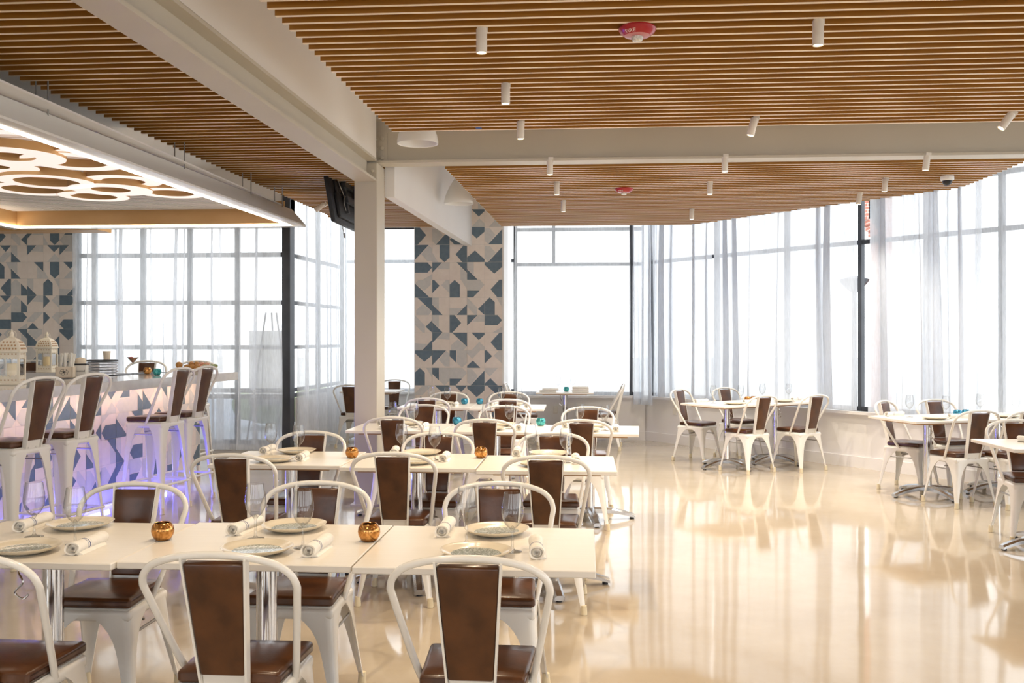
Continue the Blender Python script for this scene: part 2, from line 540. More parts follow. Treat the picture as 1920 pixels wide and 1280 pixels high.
# windows ------------------------------------------------------------
nwin = [0]
def window(p0, p1, z0, z1, verts, hors, t=0.06, bar=0.05, top=()):
    """dark metal frame along p0-p1 with bars at the given fractions and heights, and one mesh for its panes"""
    nwin[0] += 1
    p0, p1 = Vector(p0), Vector(p1)
    d = (p1 - p0); L = d.length; d.normalize(); n = Vector((-d.y, d.x, 0))
    mt = Matrix.Translation(p0) @ Matrix(((d.x, n.x, 0, 0), (d.y, n.y, 0, 0), (0, 0, 1, 0), (0, 0, 0, 1)))
    root = bpy.data.objects.new('window_%d' % nwin[0], None); COL.objects.link(root); root['kind'] = 'structure'
    bm = bmesh.new()
    for a in [bar / 4] + [v * L for v in verts] + [L - bar / 4]:
        h = bar / 4 if a in (bar / 4, L - bar / 4) else bar / 2
        add_box(bm, (a - h, 0, z0), (a + h, t, z1), 0, mt)
    for v in top:
        add_box(bm, (v * L - bar / 2, 0, hors[0]), (v * L + bar / 2, t, z1), 0, mt)
    for z in [z0 + bar / 2] + list(hors) + [z1 - bar / 2]:
        add_box(bm, (0, 0.004, z - bar / 2), (L, t - .004, z + bar / 2), 0, mt)
    obj('frame', bm, 'dark_metal', root, smooth=False)
    bm = bmesh.new()
    vs = [bm.verts.new(mt @ Vector(q)) for q in ((0, t / 2, z0), (L, t / 2, z0), (L, t / 2, z1), (0, t / 2, z1))]
    bm.faces.new(vs)
    obj('pane', bm, 'pane', root, smooth=False)
    return root

HB = [2.60, 3.12]
window((BX0, BY + .06, 0), (D0.x - .02, BY + .06, 0), SILL, 3.62, [.905], HB, top=[.31])
window((-3.8, LBY + .05, 0), (-1.05, LBY + .05, 0), SILL, 3.62, [.5], [2.72])
# the long slanting window wall in four units
U0 = 0.06
for a, b in ((0.05, 1.35), (1.35, 2.55), (2.55, 3.63), (3.63, 5.3), (5.3, 7.6), (7.6, 10.0), (10.0, 12.5)):
    window(D0 + DU * a - DN * .06, D0 + DU * b - DN * .06, SILL, 3.62, [.5] if a > 3 else [], [2.62, 3.2])

# entrance glass wall behind the bar, standing forward of the back wall
GY = 12.55
GX0, GX1 = -6.87, -3.98
bm = bmesh.new(); add_box(bm, (GX0, GY, 0), (GX1, GY + .09, .08)); struct('wall_entrance', bm, 'wall')
entr = window((GX0, GY + .02, 0), (GX1, GY + .02, 0), .08, 3.62, [.08, .317, .543, .770], [0.72, 0.80, 1.38, 1.98, 2.62], bar=.06)
bm = bmesh.new(); add_box(bm, (GX0 + .03, GY + .055, .11), (GX1 - .03, GY + .062, .70)); obj('spandrel', bm, 'spandrel', entr, smooth=False)
bm = bmesh.new(); add_box(bm, (GX1 - .01, GY - .10, 0), (GX1 + .10, GY + .10, 3.62)); struct('trim_1', bm, 'dark_metal', label='dark steel corner post of the entrance glass wall')
window((GX1 + .06, GY + .1, 0), (-3.80, LBY, 0), .70, 3.62, [.5], [0.80, 1.38, 1.98, 2.62], bar=.05)
bm = bmesh.new(); add_box(bm, (GX1 + .10, GY + .12, 0), (-3.84, LBY, .70)); struct('wall_entrance_side', bm, 'wall')
bm = bmesh.new(); add_box(bm, (-9.5, GY - .06, 2.98), (GX1 + .1, GY + .12, ZC)); struct('wall_over_entrance', bm, 'wall')

# ------------------------------------------------------------------ tiled walls
TILE = 0.25
HOUSE = [(0, 0), (.58, 0), (.58, .73), (.29, 1), (0, .73)]
MOTIFS = [
    [(2, HOUSE), (1, [(.66, 1), (1, 1), (1, .45)])],
    [(1, HOUSE), (2, [(.61, 0), (1, 0), (1, .34), (.61, .72)])],
    [(2, [(0, 1), (.8, 1), (0, .15)]), (1, [(.80, .97), (1, .8), (1, .08), (.72, .08), (.38, .46)])],
    [(2, [(0, 0), (.58, 0), (0, .57)]), (1, [(.0, .62), (.36, .27), (.40, 1), (0, 1)])],
    [(2, [(0, 0), (.16, 0), (.66, .55), (.28, 1), (0, 1)])],
    [(2, [(0, 0), (.75, 0), (.33, .42), (0, .12)]), (1, [(0, 1), (.75, 1), (.30, .52), (0, .8)])],
    [(2, [(.4, 1), (1, 1), (1, .4)]), (1, [(.62, 0), (1, 0), (1, .36), (.62, .72)])],
    [(2, [(.3, 1), (1, 1), (.66, .62)]), (1, [(0, 0), (.55, 0), (1, .45), (1, .58), (.6, .58)])],
]
def rot90(p, k):
    x, y = p
    for _ in range(k): x, y = 1 - y, x
    return x, y

def tile_face(bm, o, u, v, nu, nv, seed, TILE=TILE):
    """cream tiles with slate and grey shapes on the plane o + u,v; material 0 cream, 1 grey, 2 blue, 3 grout"""
    rnd = random.Random(seed)
    o, u, v = Vector(o), Vector(u), Vector(v)
    n = u.cross(v).normalized()
    g = 0.006
    q = [o, o + u * nu * TILE, o + u * nu * TILE + v * nv * TILE, o + v * nv * TILE]
    f = bm.faces.new([bm.verts.new(p) for p in q]); f.material_index = 3
    for i in range(nu):
        for j in range(nv):
            b = o + u * i * TILE + v * j * TILE
            q = [(g, g), (1 - g, g), (1 - g, 1 - g), (g, 1 - g)]
            f = bm.faces.new([bm.verts.new(b + u * TILE * x + v * TILE * y + n * .002) for x, y in q]); f.material_index = 0
            k = rnd.randrange(4)
            for mi, poly in MOTIFS[rnd.randrange(len(MOTIFS))]:
                pts = [rot90(p, k) for p in poly]
                pts = [(min(max(x, g), 1 - g), min(max(y, g), 1 - g)) for x, y in pts]
                f = bm.faces.new([bm.verts.new(b + u * TILE * x + v * TILE * y + n * (.0030 if mi == 1 else .0036)) for x, y in pts])
                f.material_index = mi

def tiled_wall(name, lo, hi, o, u, v, nu, nv, seed, label, size=TILE):
    bm = bmesh.new()
    add_box(bm, lo, hi, 4)
    tile_face(bm, o, u, v, nu, nv, seed, size)
    me = obj(name, bm, ['cream_tile', 'grey_tile', 'blue_tile', 'grout', 'wall'], None, smooth=False)
    me['kind'] = 'structure'; me['label'] = label
    return me

PX0, PX1, PY = -2.405, -1.155, 13.55
tiled_wall('wall_pilaster', (PX0 - .01, PY, 0), (PX1 + .02, LBY - .02, ZC), (PX0, PY - .004, .33), (1, 0, 0), (0, 0, 1), 5, 13, 3, 'pilaster faced with blue and cream geometric tiles between two windows')
tiled_wall('wall_bar_back', (-9.3, GY + .005, 0), (-6.875, GY + .11, ZC), (-6.88 - .228 * 10, GY, .03), (1, 0, 0), (0, 0, 1), 10, 15, 11, 'wall of blue and cream geometric tiles behind the bar', .228)
bm = bmesh.new(); add_box(bm, (PX0 - .01, PY - .02, 0), (PX1 + .02, PY - .005, .32)); struct('baseboard_pilaster', bm, 'wall')

# ------------------------------------------------------------------ steelwork
def ibeam(bm, p0, p1, zb, zt, w, tf=.022, tw=.016):
    p0, p1 = Vector(p0), Vector(p1)
    d = p1 - p0; L = d.length; d.normalize(); n = Vector((-d.y, d.x, 0))
    mt = Matrix.Translation(p0) @ Matrix(((d.x, n.x, 0, 0), (d.y, n.y, 0, 0), (0, 0, 1, 0), (0, 0, 0, 1)))
    add_box(bm, (0, -w / 2, zb), (L, w / 2, zb + tf), 0, mt)
    add_box(bm, (0, -w / 2, zt - tf), (L, w / 2, zt), 0, mt)
    add_box(bm, (0, -tw / 2, zb + tf * .5), (L, tw / 2, zt - tf * .5), 0, mt)
    return mt

def bolt(bm, c, axis, r=.018, h=.018):
    mt = Matrix.Translation(c) @ Vector(axis).to_track_quat('Z', 'Y').to_matrix().to_4x4()
    t = bmesh.new()
    add_lathe(t, [(r * 1.5, 0), (r * 1.5, .004), (r, .004), (r, h), (r * .7, h + .004)], 8, close_top=True)
    merge(bm, t, 0, mt)

XB = 8.62          # cross beam line
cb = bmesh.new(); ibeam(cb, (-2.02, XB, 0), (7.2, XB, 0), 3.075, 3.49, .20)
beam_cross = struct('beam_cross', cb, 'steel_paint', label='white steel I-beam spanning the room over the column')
lb = bmesh.new()
ibeam(lb, (-2.15, -3.0, 0), (-1.943, 8.46, 0), 2.90, 3.105, .19)
struct('beam_long', lb, 'steel_paint', label='white steel I-beam running from the camera side to the column')
# coped end and bolted plates
pb = bmesh.new()
add_box(pb, (-1.93, XB - .022, 3.08), (-1.78, XB - .010, 3.36))
for zz in (3.13, 3.22, 3.31):
    for xx in (-1.885, -1.825): bolt(pb, (xx, XB - .022, zz), (0, -1, 0))
add_box(pb, (-1.99, XB - .150, 2.935), (-1.85, XB - .139, 3.06))
for xx in (-1.95, -1.885): bolt(pb, (xx, XB - .150, 2.995), (0, -1, 0), .015)
struct('beam_splice_plate', pb, 'steel_paint', label='bolted steel plates where the two beams meet the column')
# column, an H section boxed on its long sides
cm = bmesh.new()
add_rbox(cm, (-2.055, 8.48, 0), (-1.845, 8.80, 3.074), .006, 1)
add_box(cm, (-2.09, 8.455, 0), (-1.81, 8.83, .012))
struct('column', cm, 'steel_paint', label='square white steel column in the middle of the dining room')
# plaster bulkhead that carries on from the column to the tiled pilaster
bk = bmesh.new()
add_prism(bk, [(-1.845, 8.81), (-1.755, 8.81), (-1.585, PY - .006), (-1.690, PY - .006)], 2.81, ZC - .01)
struct('beam_bulkhead', bk, 'wall', label='white plaster bulkhead running from the column to the tiled pilaster')
# plaster face above the slat gap in front of the cross beam
bk = bmesh.new(); add_prism(bk, [(-2.20, -3), (-2.03, -3), (-1.86, XB - .12), (-2.0, XB - .12)], 3.108, ZC); struct('trim_2', bk, 'ceil')

# ------------------------------------------------------------------ slat ceilings
PITCH = 0.1085
def slat_panel(name, y0, y1, xa, xb, label, ragged=0.0):
    rnd = random.Random(name)
    bm = bmesh.new()
    y = y0
    while y <= y1:
        a, b = xa(y), xb(y)
        if b - a > .15:
            a += rnd.uniform(-ragged, ragged)
            vs, fs = add_box(bm, (a, y, ZS), (b, y + .025, ZS + .10))
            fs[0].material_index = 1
        y += PITCH
    # carrier rails above the slats
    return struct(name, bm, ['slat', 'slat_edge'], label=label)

def wall_x(y):      # the slanting window wall at depth y
    return D0.x + (D0.y - y) * DU.x / -DU.y - .10
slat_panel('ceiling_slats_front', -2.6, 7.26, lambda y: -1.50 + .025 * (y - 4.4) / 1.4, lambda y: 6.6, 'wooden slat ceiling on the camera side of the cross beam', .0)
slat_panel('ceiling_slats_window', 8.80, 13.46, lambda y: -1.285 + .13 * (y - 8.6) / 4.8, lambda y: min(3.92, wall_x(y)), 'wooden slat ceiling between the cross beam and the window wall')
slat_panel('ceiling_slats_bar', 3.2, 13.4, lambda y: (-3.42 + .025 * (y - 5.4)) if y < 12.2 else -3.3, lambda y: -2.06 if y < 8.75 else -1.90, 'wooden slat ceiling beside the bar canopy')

# ------------------------------------------------------------------ bar canopy
CY0, CY1 = 2.0, 9.93
def can_in(y): return -3.32 + .0375 * (y - 5.2)
CXL = -6.10
canopy = bpy.data.objects.new('bar_canopy', None); COL.objects.link(canopy)
tag(canopy, 'white canopy with a lit edge and wood lining hung over the bar', 'ceiling canopy')
bm = bmesh.new()
# room side: underside band, outward leaning face, top
r0 = []
for y in (CY0, CY1):
    xi = can_in(y)
    e = 0.17 if y == CY1 else 0.0
    r0.append([(xi + .04, y + e * .3, 2.70), (xi + .165, y + e, 2.70), (xi + .165, y + e, 2.715), (xi + .02, y + e, 2.88), (xi + .0, y + e * .3, 2.88)])
add_loft(bm, r0)
# far side and left side
add_prism(bm, [(CXL - .05, CY1 + .045), (can_in(CY1) + .165, CY1 + .045), (can_in(CY1) + .165, CY1 + .17), (CXL - .05, CY1 + .17)], 2.69, 2.712)
add_prism(bm, [(CXL - .45, CY0), (CXL - .35, CY0), (CXL - .03, CY1 + .1), (CXL - .13, CY1 + .17)], 2.69, 2.715)
obj('shell', bm, 'pendant', canopy, smooth=False)
bm = bmesh.new()
def strip(bm, a, b, w, z, t=.012):
    a, b = Vector(a), Vector(b); d = (b - a).normalized(); n = Vector((-d.y, d.x, 0)) * w / 2
    add_prism(bm, [((a - n).x, (a - n).y), ((b - n).x, (b - n).y), ((b + n).x, (b + n).y), ((a + n).x, (a + n).y)], z, z + t)
strip(bm, (can_in(CY0) + .025, CY0, 0), (can_in(CY1) + .025, CY1 + .03, 0), .035, 2.694)
strip(bm, (CXL, CY1 + .03, 0), (can_in(CY1) + .04, CY1 + .03, 0), .035, 2.694)
strip(bm, (CXL - .33, CY0, 0), (CXL, CY1 + .03, 0), .035, 2.694)
obj('led_strip', bm, 'led', canopy, smooth=False)['label'] = 'glowing warm white strip'
bm = bmesh.new()
add_prism(bm, [(CXL - .02, CY1), (can_in(CY1) - .01, CY1), (can_in(CY1) - .01, CY1 + .02), (CXL - .02, CY1 + .02)], 2.715, 2.95)
add_prism(bm, [(CXL - .36, CY0), (CXL - .34, CY0), (CXL, CY1), (CXL - .02, CY1)], 2.715, 2.95)
add_prism(bm, [(can_in(CY0) - .02, CY0), (can_in(CY0), CY0), (can_in(CY1), CY1), (can_in(CY1) - .02, CY1)], 2.72, 2.86)
add_prism(bm, [(CXL - 2.6, CY1 + .19), (-5.30, CY1 + .19), (-5.30, CY1 + .5), (CXL - 2.6, CY1 + .5)], 2.685, 2.95)
obj('wood_lining', bm, 'wood', canopy, smooth=False)
bm = bmesh.new()
y = CY0
k = 0
while y < CY1 - .05:
    add_box(bm, (CXL - .33 * (CY1 - y) / (CY1 - CY0), y, 2.862), (can_in(y) - .02, y + .05, 2.88), 0)
    y += .085
add_box(bm, (CXL - .36, CY0, 2.90), (can_in(CY1) - .03, CY1, 2.912), 0)
obj('slatted_lid', bm, 'wall', canopy, smooth=False)
for y in (3.4, 5.65, 7.5, 8.9, 9.75):
    x = can_in(y) + .03
    for dx, dy in ((0, 0), (-.09, .02)):
        bm = bmesh.new(); add_tube(bm, [(x + dx, y + dy, 2.83), (x + dx, y + dy, ZC)], .005, 6); obj('hanger_rod', bm, 'rod', canopy)

# wavy rings of lit acrylic with wooden rims under the canopy lid
def ring_thing(px, py, ro, ri, z, label):
    c = at(px, py, z)
    t = thing('ring_light', label, 'ceiling light', c, 0, 'lit ring lamps under the bar canopy')
    bm = bmesh.new()
    add_lathe(bm, [(ro, 0), (ri, 0), (ri, .012), (ro, .012), (ro, 0)], 40)
    obj('diffuser', bm, 'ring', t)
    bm = bmesh.new()
    add_lathe(bm, [(ro + .004, .002), (ro + .004, .062), (ro - .012, .062), (ro - .012, .012)], 40)
    add_lathe(bm, [(ri - .004, .002), (ri - .004, .062), (ri + .012, .062), (ri + .012, .012)], 40)
    obj('rim', bm, 'wood', t)
    bm = bmesh.new()
    for a in (0.5, 2.6, 4.7):
        x, y = (ro + ri) / 2 * math.cos(a), (ro + ri) / 2 * math.sin(a)
        add_tube(bm, [(x, y, .012), (x, y, 2.865 - z)], .004, 6)
    obj('hanger', bm, 'rod', t)
RZ = 2.765
ring_thing(208, 356.0, .335, .16, RZ, 'lit ring lamp nearest the middle of the canopy far end')
ring_thing(232, 340.0, .30, .17, RZ + .028, 'lit ring lamp tucked above the middle ring by the edge strip')
ring_thing(322, 362.5, .30, .19, RZ + .012, 'lit ring lamp closest to the column side of the canopy')
ring_thing(62, 355.5, .36, .25, RZ + .028, 'lit ring lamp nearest the tiled wall at the canopy far end')
ring_thing(176, 368.5, .30, .20, RZ + .014, 'lit ring lamp closest to the far wood lining of the canopy')
ring_thing(88, 341.5, .36, .25, RZ, 'lit ring lamp in the second line over the tiled wall side')
ring_thing(18, 294.0, .36, .17, RZ, 'lit ring lamp nearest the camera at the inner side of canopy')
ring_thing(140, 304.0, .36, .23, RZ + .02, 'lit ring lamp nearest the camera under the edge strip')
ring_thing(40, 268.0, .40, .27, RZ + .03, 'lit ring lamp at the camera end of the visible canopy')
ring_thing(-8, 313.0, .30, .10, RZ + .03, 'lit ring lamp half cut by the picture edge')

# ------------------------------------------------------------------ ceiling fittings
def make_spot():
    t = thing('ceiling_spotlight', 'x', 'spotlight', group='cylinder spotlights under the slats')
    bm = bmesh.new()
    add_lathe(bm, [(.026, -.005), (.0275, -.002), (.0275, .115), (.024, .120), (.024, .123)], 18, close_top=True)
    add_lathe(bm, [(.026, -.005), (.021, -.002), (.021, .006)], 18)
    obj('body', bm, 'lamp_body', t)
    bm = bmesh.new(); add_lathe(bm, [(.0205, -.0025), (.014, -.0045), (.004, -.005)], 14, close_top=True)
    obj('bulb', bm, 'bulb', t)
    bm = bmesh.new(); add_box(bm, (-.012, -.01, .100), (.030, .01, .150)); obj('bracket', bm, 'lamp_body', t, smooth=False)
    return t
SPOT = Kind(make_spot())
spots = [
    (903, 97, 0, 0, 'cylinder spotlight nearest the camera on the bar side of the red alarm'),
    (1534, 83, 0, 0, 'cylinder spotlight nearest the camera on the window side of the red alarm'),
    (948, 193, 0, 0, 'cylinder spotlight second from camera in the line over the dining rows'),
    (976, 259, 0, 0, 'cylinder spotlight just before the cross beam over the dining rows'),
    (1411, 253, .25, 0, 'slightly tilted cylinder spotlight just before the cross beam'),
    (1887, 243, .62, 0, 'strongly tilted cylinder spotlight before the cross beam near the window wall'),
    (1031, 326, 0, 0, 'cylinder spotlight just past the cross beam in the pilaster line'),
    (1044, 364, 0, 0, 'second cylinder spotlight past the cross beam in the pilaster line'),
    (1056, 396, 0, 0, 'farthest cylinder spotlight in the pilaster line'),
    (1359, 321, 0, 0, 'cylinder spotlight just past the cross beam in the middle line'),
    (1331, 363, 0, 0, 'second cylinder spotlight past the cross beam in the middle line'),
    (1297, 410, 0, 0, 'farthest cylinder spotlight in the middle line above the window tables'),
    (1737, 318, .12, 0, 'cylinder spotlight just past the cross beam beside the security camera'),
    (1659, 358, .06, 0, 'second cylinder spotlight past the beam on the security camera side'),
    (1611, 382, .12, 0, 'cylinder spotlight at the slat edge above the curtain gap'),
    (600, 399, .95, 0, 'tilted cream spotlight beside the hanging television'),
]
for px, py, tilt, rz, lab in spots:
    p = at(px, py, ZS - .12)
    if tilt < .9:
        p.z = ZS - .122
        pz = p + Vector((0, 0, .122))
    o = SPOT.place(lab, p, 0, 'cylinder spotlights under the slats')
    if tilt:
        o.rotation_euler = (0, tilt, 0)
        o.location = p + Vector((-.06 * math.sin(tilt), 0, .122 * (1 - math.cos(tilt)) * .6))
    spot_light(o.location + Vector((-.02 * math.sin(tilt), 0, -.02)), (-math.sin(tilt), 0, -math.cos(tilt)), SPOT_W * (1.35 if py > 290 else .95), (1.0, 0.90, 0.76) if py > 290 else (1.0, 0.80, 0.56))
# unseen fill lamps added above and behind the camera, shaped like the spotlights
for x, y in ((-1.2, 1.2), (1.6, 1.2), (-1.2, -1.2), (1.6, -1.2), (4.2, 2.5), (4.2, 0), (-1.0, 3.2), (1.7, 3.0)):
    SPOT.place('added fill spotlight under the slats, out of view', (x, y, ZS - .122), 0, 'cylinder spotlights under the slats')
    spot_light((x, y, ZS - .145), (0, 0, -1), SPOT_W * .9, (1.0, 0.80, 0.56))

def make_alarm():
    t = thing('fire_alarm', 'x', 'fire alarm', group='red ceiling fire alarms')
    bm = bmesh.new(); add_lathe(bm, [(.092, 0), (.095, -.008), (.088, -.024), (.068, -.040)], 36, close_bot=True)
    add_lathe(bm, [(.068, -.040), (.066, -.042)], 36)
    obj('housing', bm, 'red', t)
    bm = bmesh.new(); add_lathe(bm, [(.067, -.041), (.05, -.046), (.02, -.047)], 36, close_top=True)
    obj('bezel', bm, 'red_rim', t)
    bm = bmesh.new(); add_lathe(bm, [(.030, -.046), (.030, -.056), (.024, -.066), (.010, -.071)], 20, close_top=True)
    obj('strobe', bm, 'lens', t)
    tx = lettering('FIRE', .030, 'white_text', t, (0, 0, 0), (0, 0, 0), 'CENTER')
    for v in tx.data.vertices:      # wrap the word round the sloping side of the housing
        a = -PI / 2 - .52 + v.co.x / .074
        f = .12 + v.co.y / .0275
        r, z = .068 + .020 * f + (.0012 + v.co.z) * .62, -.040 + .016 * f - (.0012 + v.co.z) * .78
        v.co = (r * math.cos(a), r * math.sin(a), z)
    return t
ALARM = Kind(make_alarm())
p = at(1195, 52, ZS); ALARM.place('red fire alarm nearest the camera lettered FIRE under the slats', p, 0, 'red ceiling fire alarms')
p = at(1170, 353, ZS); ALARM.place('small distant red fire alarm under the slats past the cross beam', p, 0, 'red ceiling fire alarms')

t = thing('security_camera', 'white dome security camera with a dark lens under the slats', 'security camera', at(1776, 330, ZS))
bm = bmesh.new(); add_lathe(bm, [(.062, 0), (.064, -.03), (.058, -.042), (.05, -.046)], 28, close_bot=True); obj('base', bm, 'pendant', t)
bm = bmesh.new(); add_lathe(bm, [(.046, -.044), (.042, -.066), (.026, -.086), (.006, -.092)], 24, close_top=True); obj('dome', bm, 'black', t)
bm = bmesh.new(); p = at(897, 239, ZS); add_box(bm, (p.x - .022, p.y - .004, ZS - .0015), (p.x + .022, p.y + .045, ZS)); o = obj('tape_scrap', bm, 'tape', smooth=False)
tag(o, 'scrap of blue painter tape stuck under a ceiling slat', 'tape')

def make_pendant():
    t = thing('pendant_lamp', 'x', 'pendant lamp', group='white bell pendants beside the bulkhead')
    bm = bmesh.new()
    add_lathe(bm, [(.168, 0), (.170, .02), (.160, .07), (.135, .14), (.10, .21), (.062, .27), (.04, .30), (.03, .315)], 32, close_top=True)
    add_lathe(bm, [(.168, 0), (.160, .004), (.150, .06), (.10, .18)], 32, close_top=True)
    obj('shade', bm, 'pendant', t)
    bm = bmesh.new(); add_tube(bm, [(0, 0, .30), (0, 0, .66)], .006, 8); obj('stem', bm, 'pendant', t)
    bm = bmesh.new(); add_lathe(bm, [(.05, .62), (.05, .645)], 20, close_top=True, close_bot=True); obj('canopy_cap', bm, 'pendant', t)
    return t
PEND = Kind(make_pendant())
PEND.place('white bell pendant half hidden by the slats before the cross beam', (-1.37, 7.85, 3.105), 0, 'white bell pendants beside the bulkhead')
PEND.place('white bell pendant hanging past the cross beam beside the bulkhead', (-1.44, 11.0, 3.05), 0, 'white bell pendants beside the bulkhead')

# television hung from the ceiling, seen from behind
t = thing('television', 'black television hung by the column, its back and cables toward the camera', 'television', (-2.47, 9.75, 2.98))
mt = Matrix.Rotation(math.radians(-10), 4, 'Y')
bm = bmesh.new()
add_rbox(bm, (-.03, -.62, -.35), (.012, .62, .35), .008, 2, 0, mt)
add_rbox(bm, (.010, -.50, -.30), (.045, .50, -.05), .012, 2, 0, mt)
add_rbox(bm, (.010, -.44, -.05), (.035, .44, .27), .012, 2, 0, mt)
obj('shell', bm, 'tv', t)
bm = bmesh.new(); add_box(bm, (-.034, -.60, -.335), (-.029, .60, .335), 0, mt); obj('screen', bm, 'black', t, smooth=False)
bm = bmesh.new()
add_box(bm, (.045, -.26, -.24), (.075, -.20, .26), 0, mt); add_box(bm, (.045, .20, -.24), (.075, .26, .26), 0, mt)
add_box(bm, (.07, -.30, .02), (.10, .30, .09), 0, mt); add_box(bm, (.07, -.30, -.14), (.10, .30, -.07), 0, mt)
add_tube(bm, [(.12, 0, -.05), (.12, 0, .76)], .022, 10)
obj('mount', bm, 'dark_metal', t, smooth=False)
bm = bmesh.new()
add_tube(bm, smooth_path([mt @ Vector(q) for q in ((.05, -.40, .12), (.075, -.46, .02), (.07, -.34, -.06), (.06, -.22, -.12), (.055, -.18, -.2))]), .005, 6)
add_tube(bm, smooth_path([mt @ Vector(q) for q in ((.05, -.12, .05), (.085, -.25, -.05), (.07, -.36, -.12), (.06, -.30, -.22))]), .004, 6)
obj('cable', bm, 'rod', t)
bm = bmesh.new()
for i in range(5): add_box(bm, (.044, -.36, .10 - i * .045), (.050, -.33, .12 - i * .045), 0, mt)
obj('connector', bm, 'cutlery', t, smooth=False)
bm = bmesh.new(); add_tube(bm, smooth_path([mt @ Vector((.0, -.34, -.34)), mt @ Vector((.005, -.34, -.40)), mt @ Vector((.01, -.345, -.44))]), .003, 6)
add_box(bm, (.002, -.352, -.49), (.018, -.338, -.44), 0, mt); obj('pull_cord', bm, 'rod', t, smooth=False)

# ------------------------------------------------------------------ bar
bar_d = Vector((-3.80 + 4.12, 10.12 - 6.57, 0)).normalized()
bar_n = Vector((bar_d.y, -bar_d.x, 0))      # to the room side (+X)
B0 = Vector((-4.13, 6.57, 0)) - bar_d * 3.2     # camera end of the counter front edge, out of the picture
BL = (Vector((-3.79, 10.30, 0)) - B0).length
def bp(a, b): # along the bar, out from the counter edge into the bar
    v = B0 + bar_d * a - bar_n * b
    return (v.x, v.y)
CZ = 1.13
bar = bpy.data.objects.new('bar_counter', None); COL.objects.link(bar); bar.location = (0, 0, 0)
tag(bar, 'long bar with pale quartz top and blue patterned tile front', 'bar counter')
bm = bmesh.new()
add_prism(bm, [bp(0, 0), bp(BL, 0), bp(BL, 2.95), bp(BL - .55, 2.95), bp(BL - .55, .98), bp(0, .98)], CZ - .085, CZ)
obj('countertop', bm, 'quartz', bar, smooth=False)
bm = bmesh.new()
RX = .30
add_prism(bm, [bp(0, RX), bp(BL - .30, RX), bp(BL - .30, 2.95), bp(BL - .45, 2.95), bp(BL - .45, RX + .15), bp(0, RX + .15)], .14, CZ - .085, 4)
add_prism(bm, [bp(0, RX + .07), bp(BL - .37, RX + .07), bp(BL - .37, RX + .14), bp(0, RX + .14)], 0, .15, 4)
u = bar_d
o = Vector((*bp(BL - .30, RX - .003), .14)) - u * .2255 * 24
tile_face(bm, o, u, Vector((0, 0, 1)), 24, 4, 21, .2255)
obj('tiled_front', bm, ['cream_tile', 'grey_tile', 'blue_tile', 'grout', 'wall'], bar, smooth=False)
bm = bmesh.new()
add_prism(bm, [bp(0, .90), bp(BL - .60, .90), bp(BL - .60, .96), bp(0, .96)], .1, CZ - .20)
add_prism(bm, [bp(BL - .50, .9), bp(BL - .50, 2.9), bp(BL - .53, 2.9), bp(BL - .53, .9)], .1, CZ - .12)
obj('back_shelf', bm, 'under_blue', bar, smooth=False)
bm = bmesh.new()
add_prism(bm, [bp(2.2, .70), bp(BL - .20, .70), bp(BL - .20, .93), bp(2.2, .93)], CZ + .0002, CZ + .002)
obj('bar_mat', bm, 'under_blue', bar, smooth=False)
# blue strip lights at the foot of the bar and warm ones under the counter edge
for a in (3.6, 4.6, 5.6):
    q = bp(a, RX + .045)
    area_light((q[0], q[1], .075), (bar_n.x, bar_n.y, -.35), .9, .03, BLUE_W / 3, (.08, .10, 1.0)).data.spread = math.radians(150)
for a in (3.2, 4.2, 5.2, 6.1):
    q = bp(a, .12)
    area_light((q[0], q[1], CZ - .092), (-bar_n.x * .5, -bar_n.y * .5, -1), .9, .03, WARM_BAR_W / 4, (1.0, .68, .44))
bm = bmesh.new()
q0, q1 = Vector((*bp(0, .20), 0)), Vector((*bp(BL - .3, .20), 0))
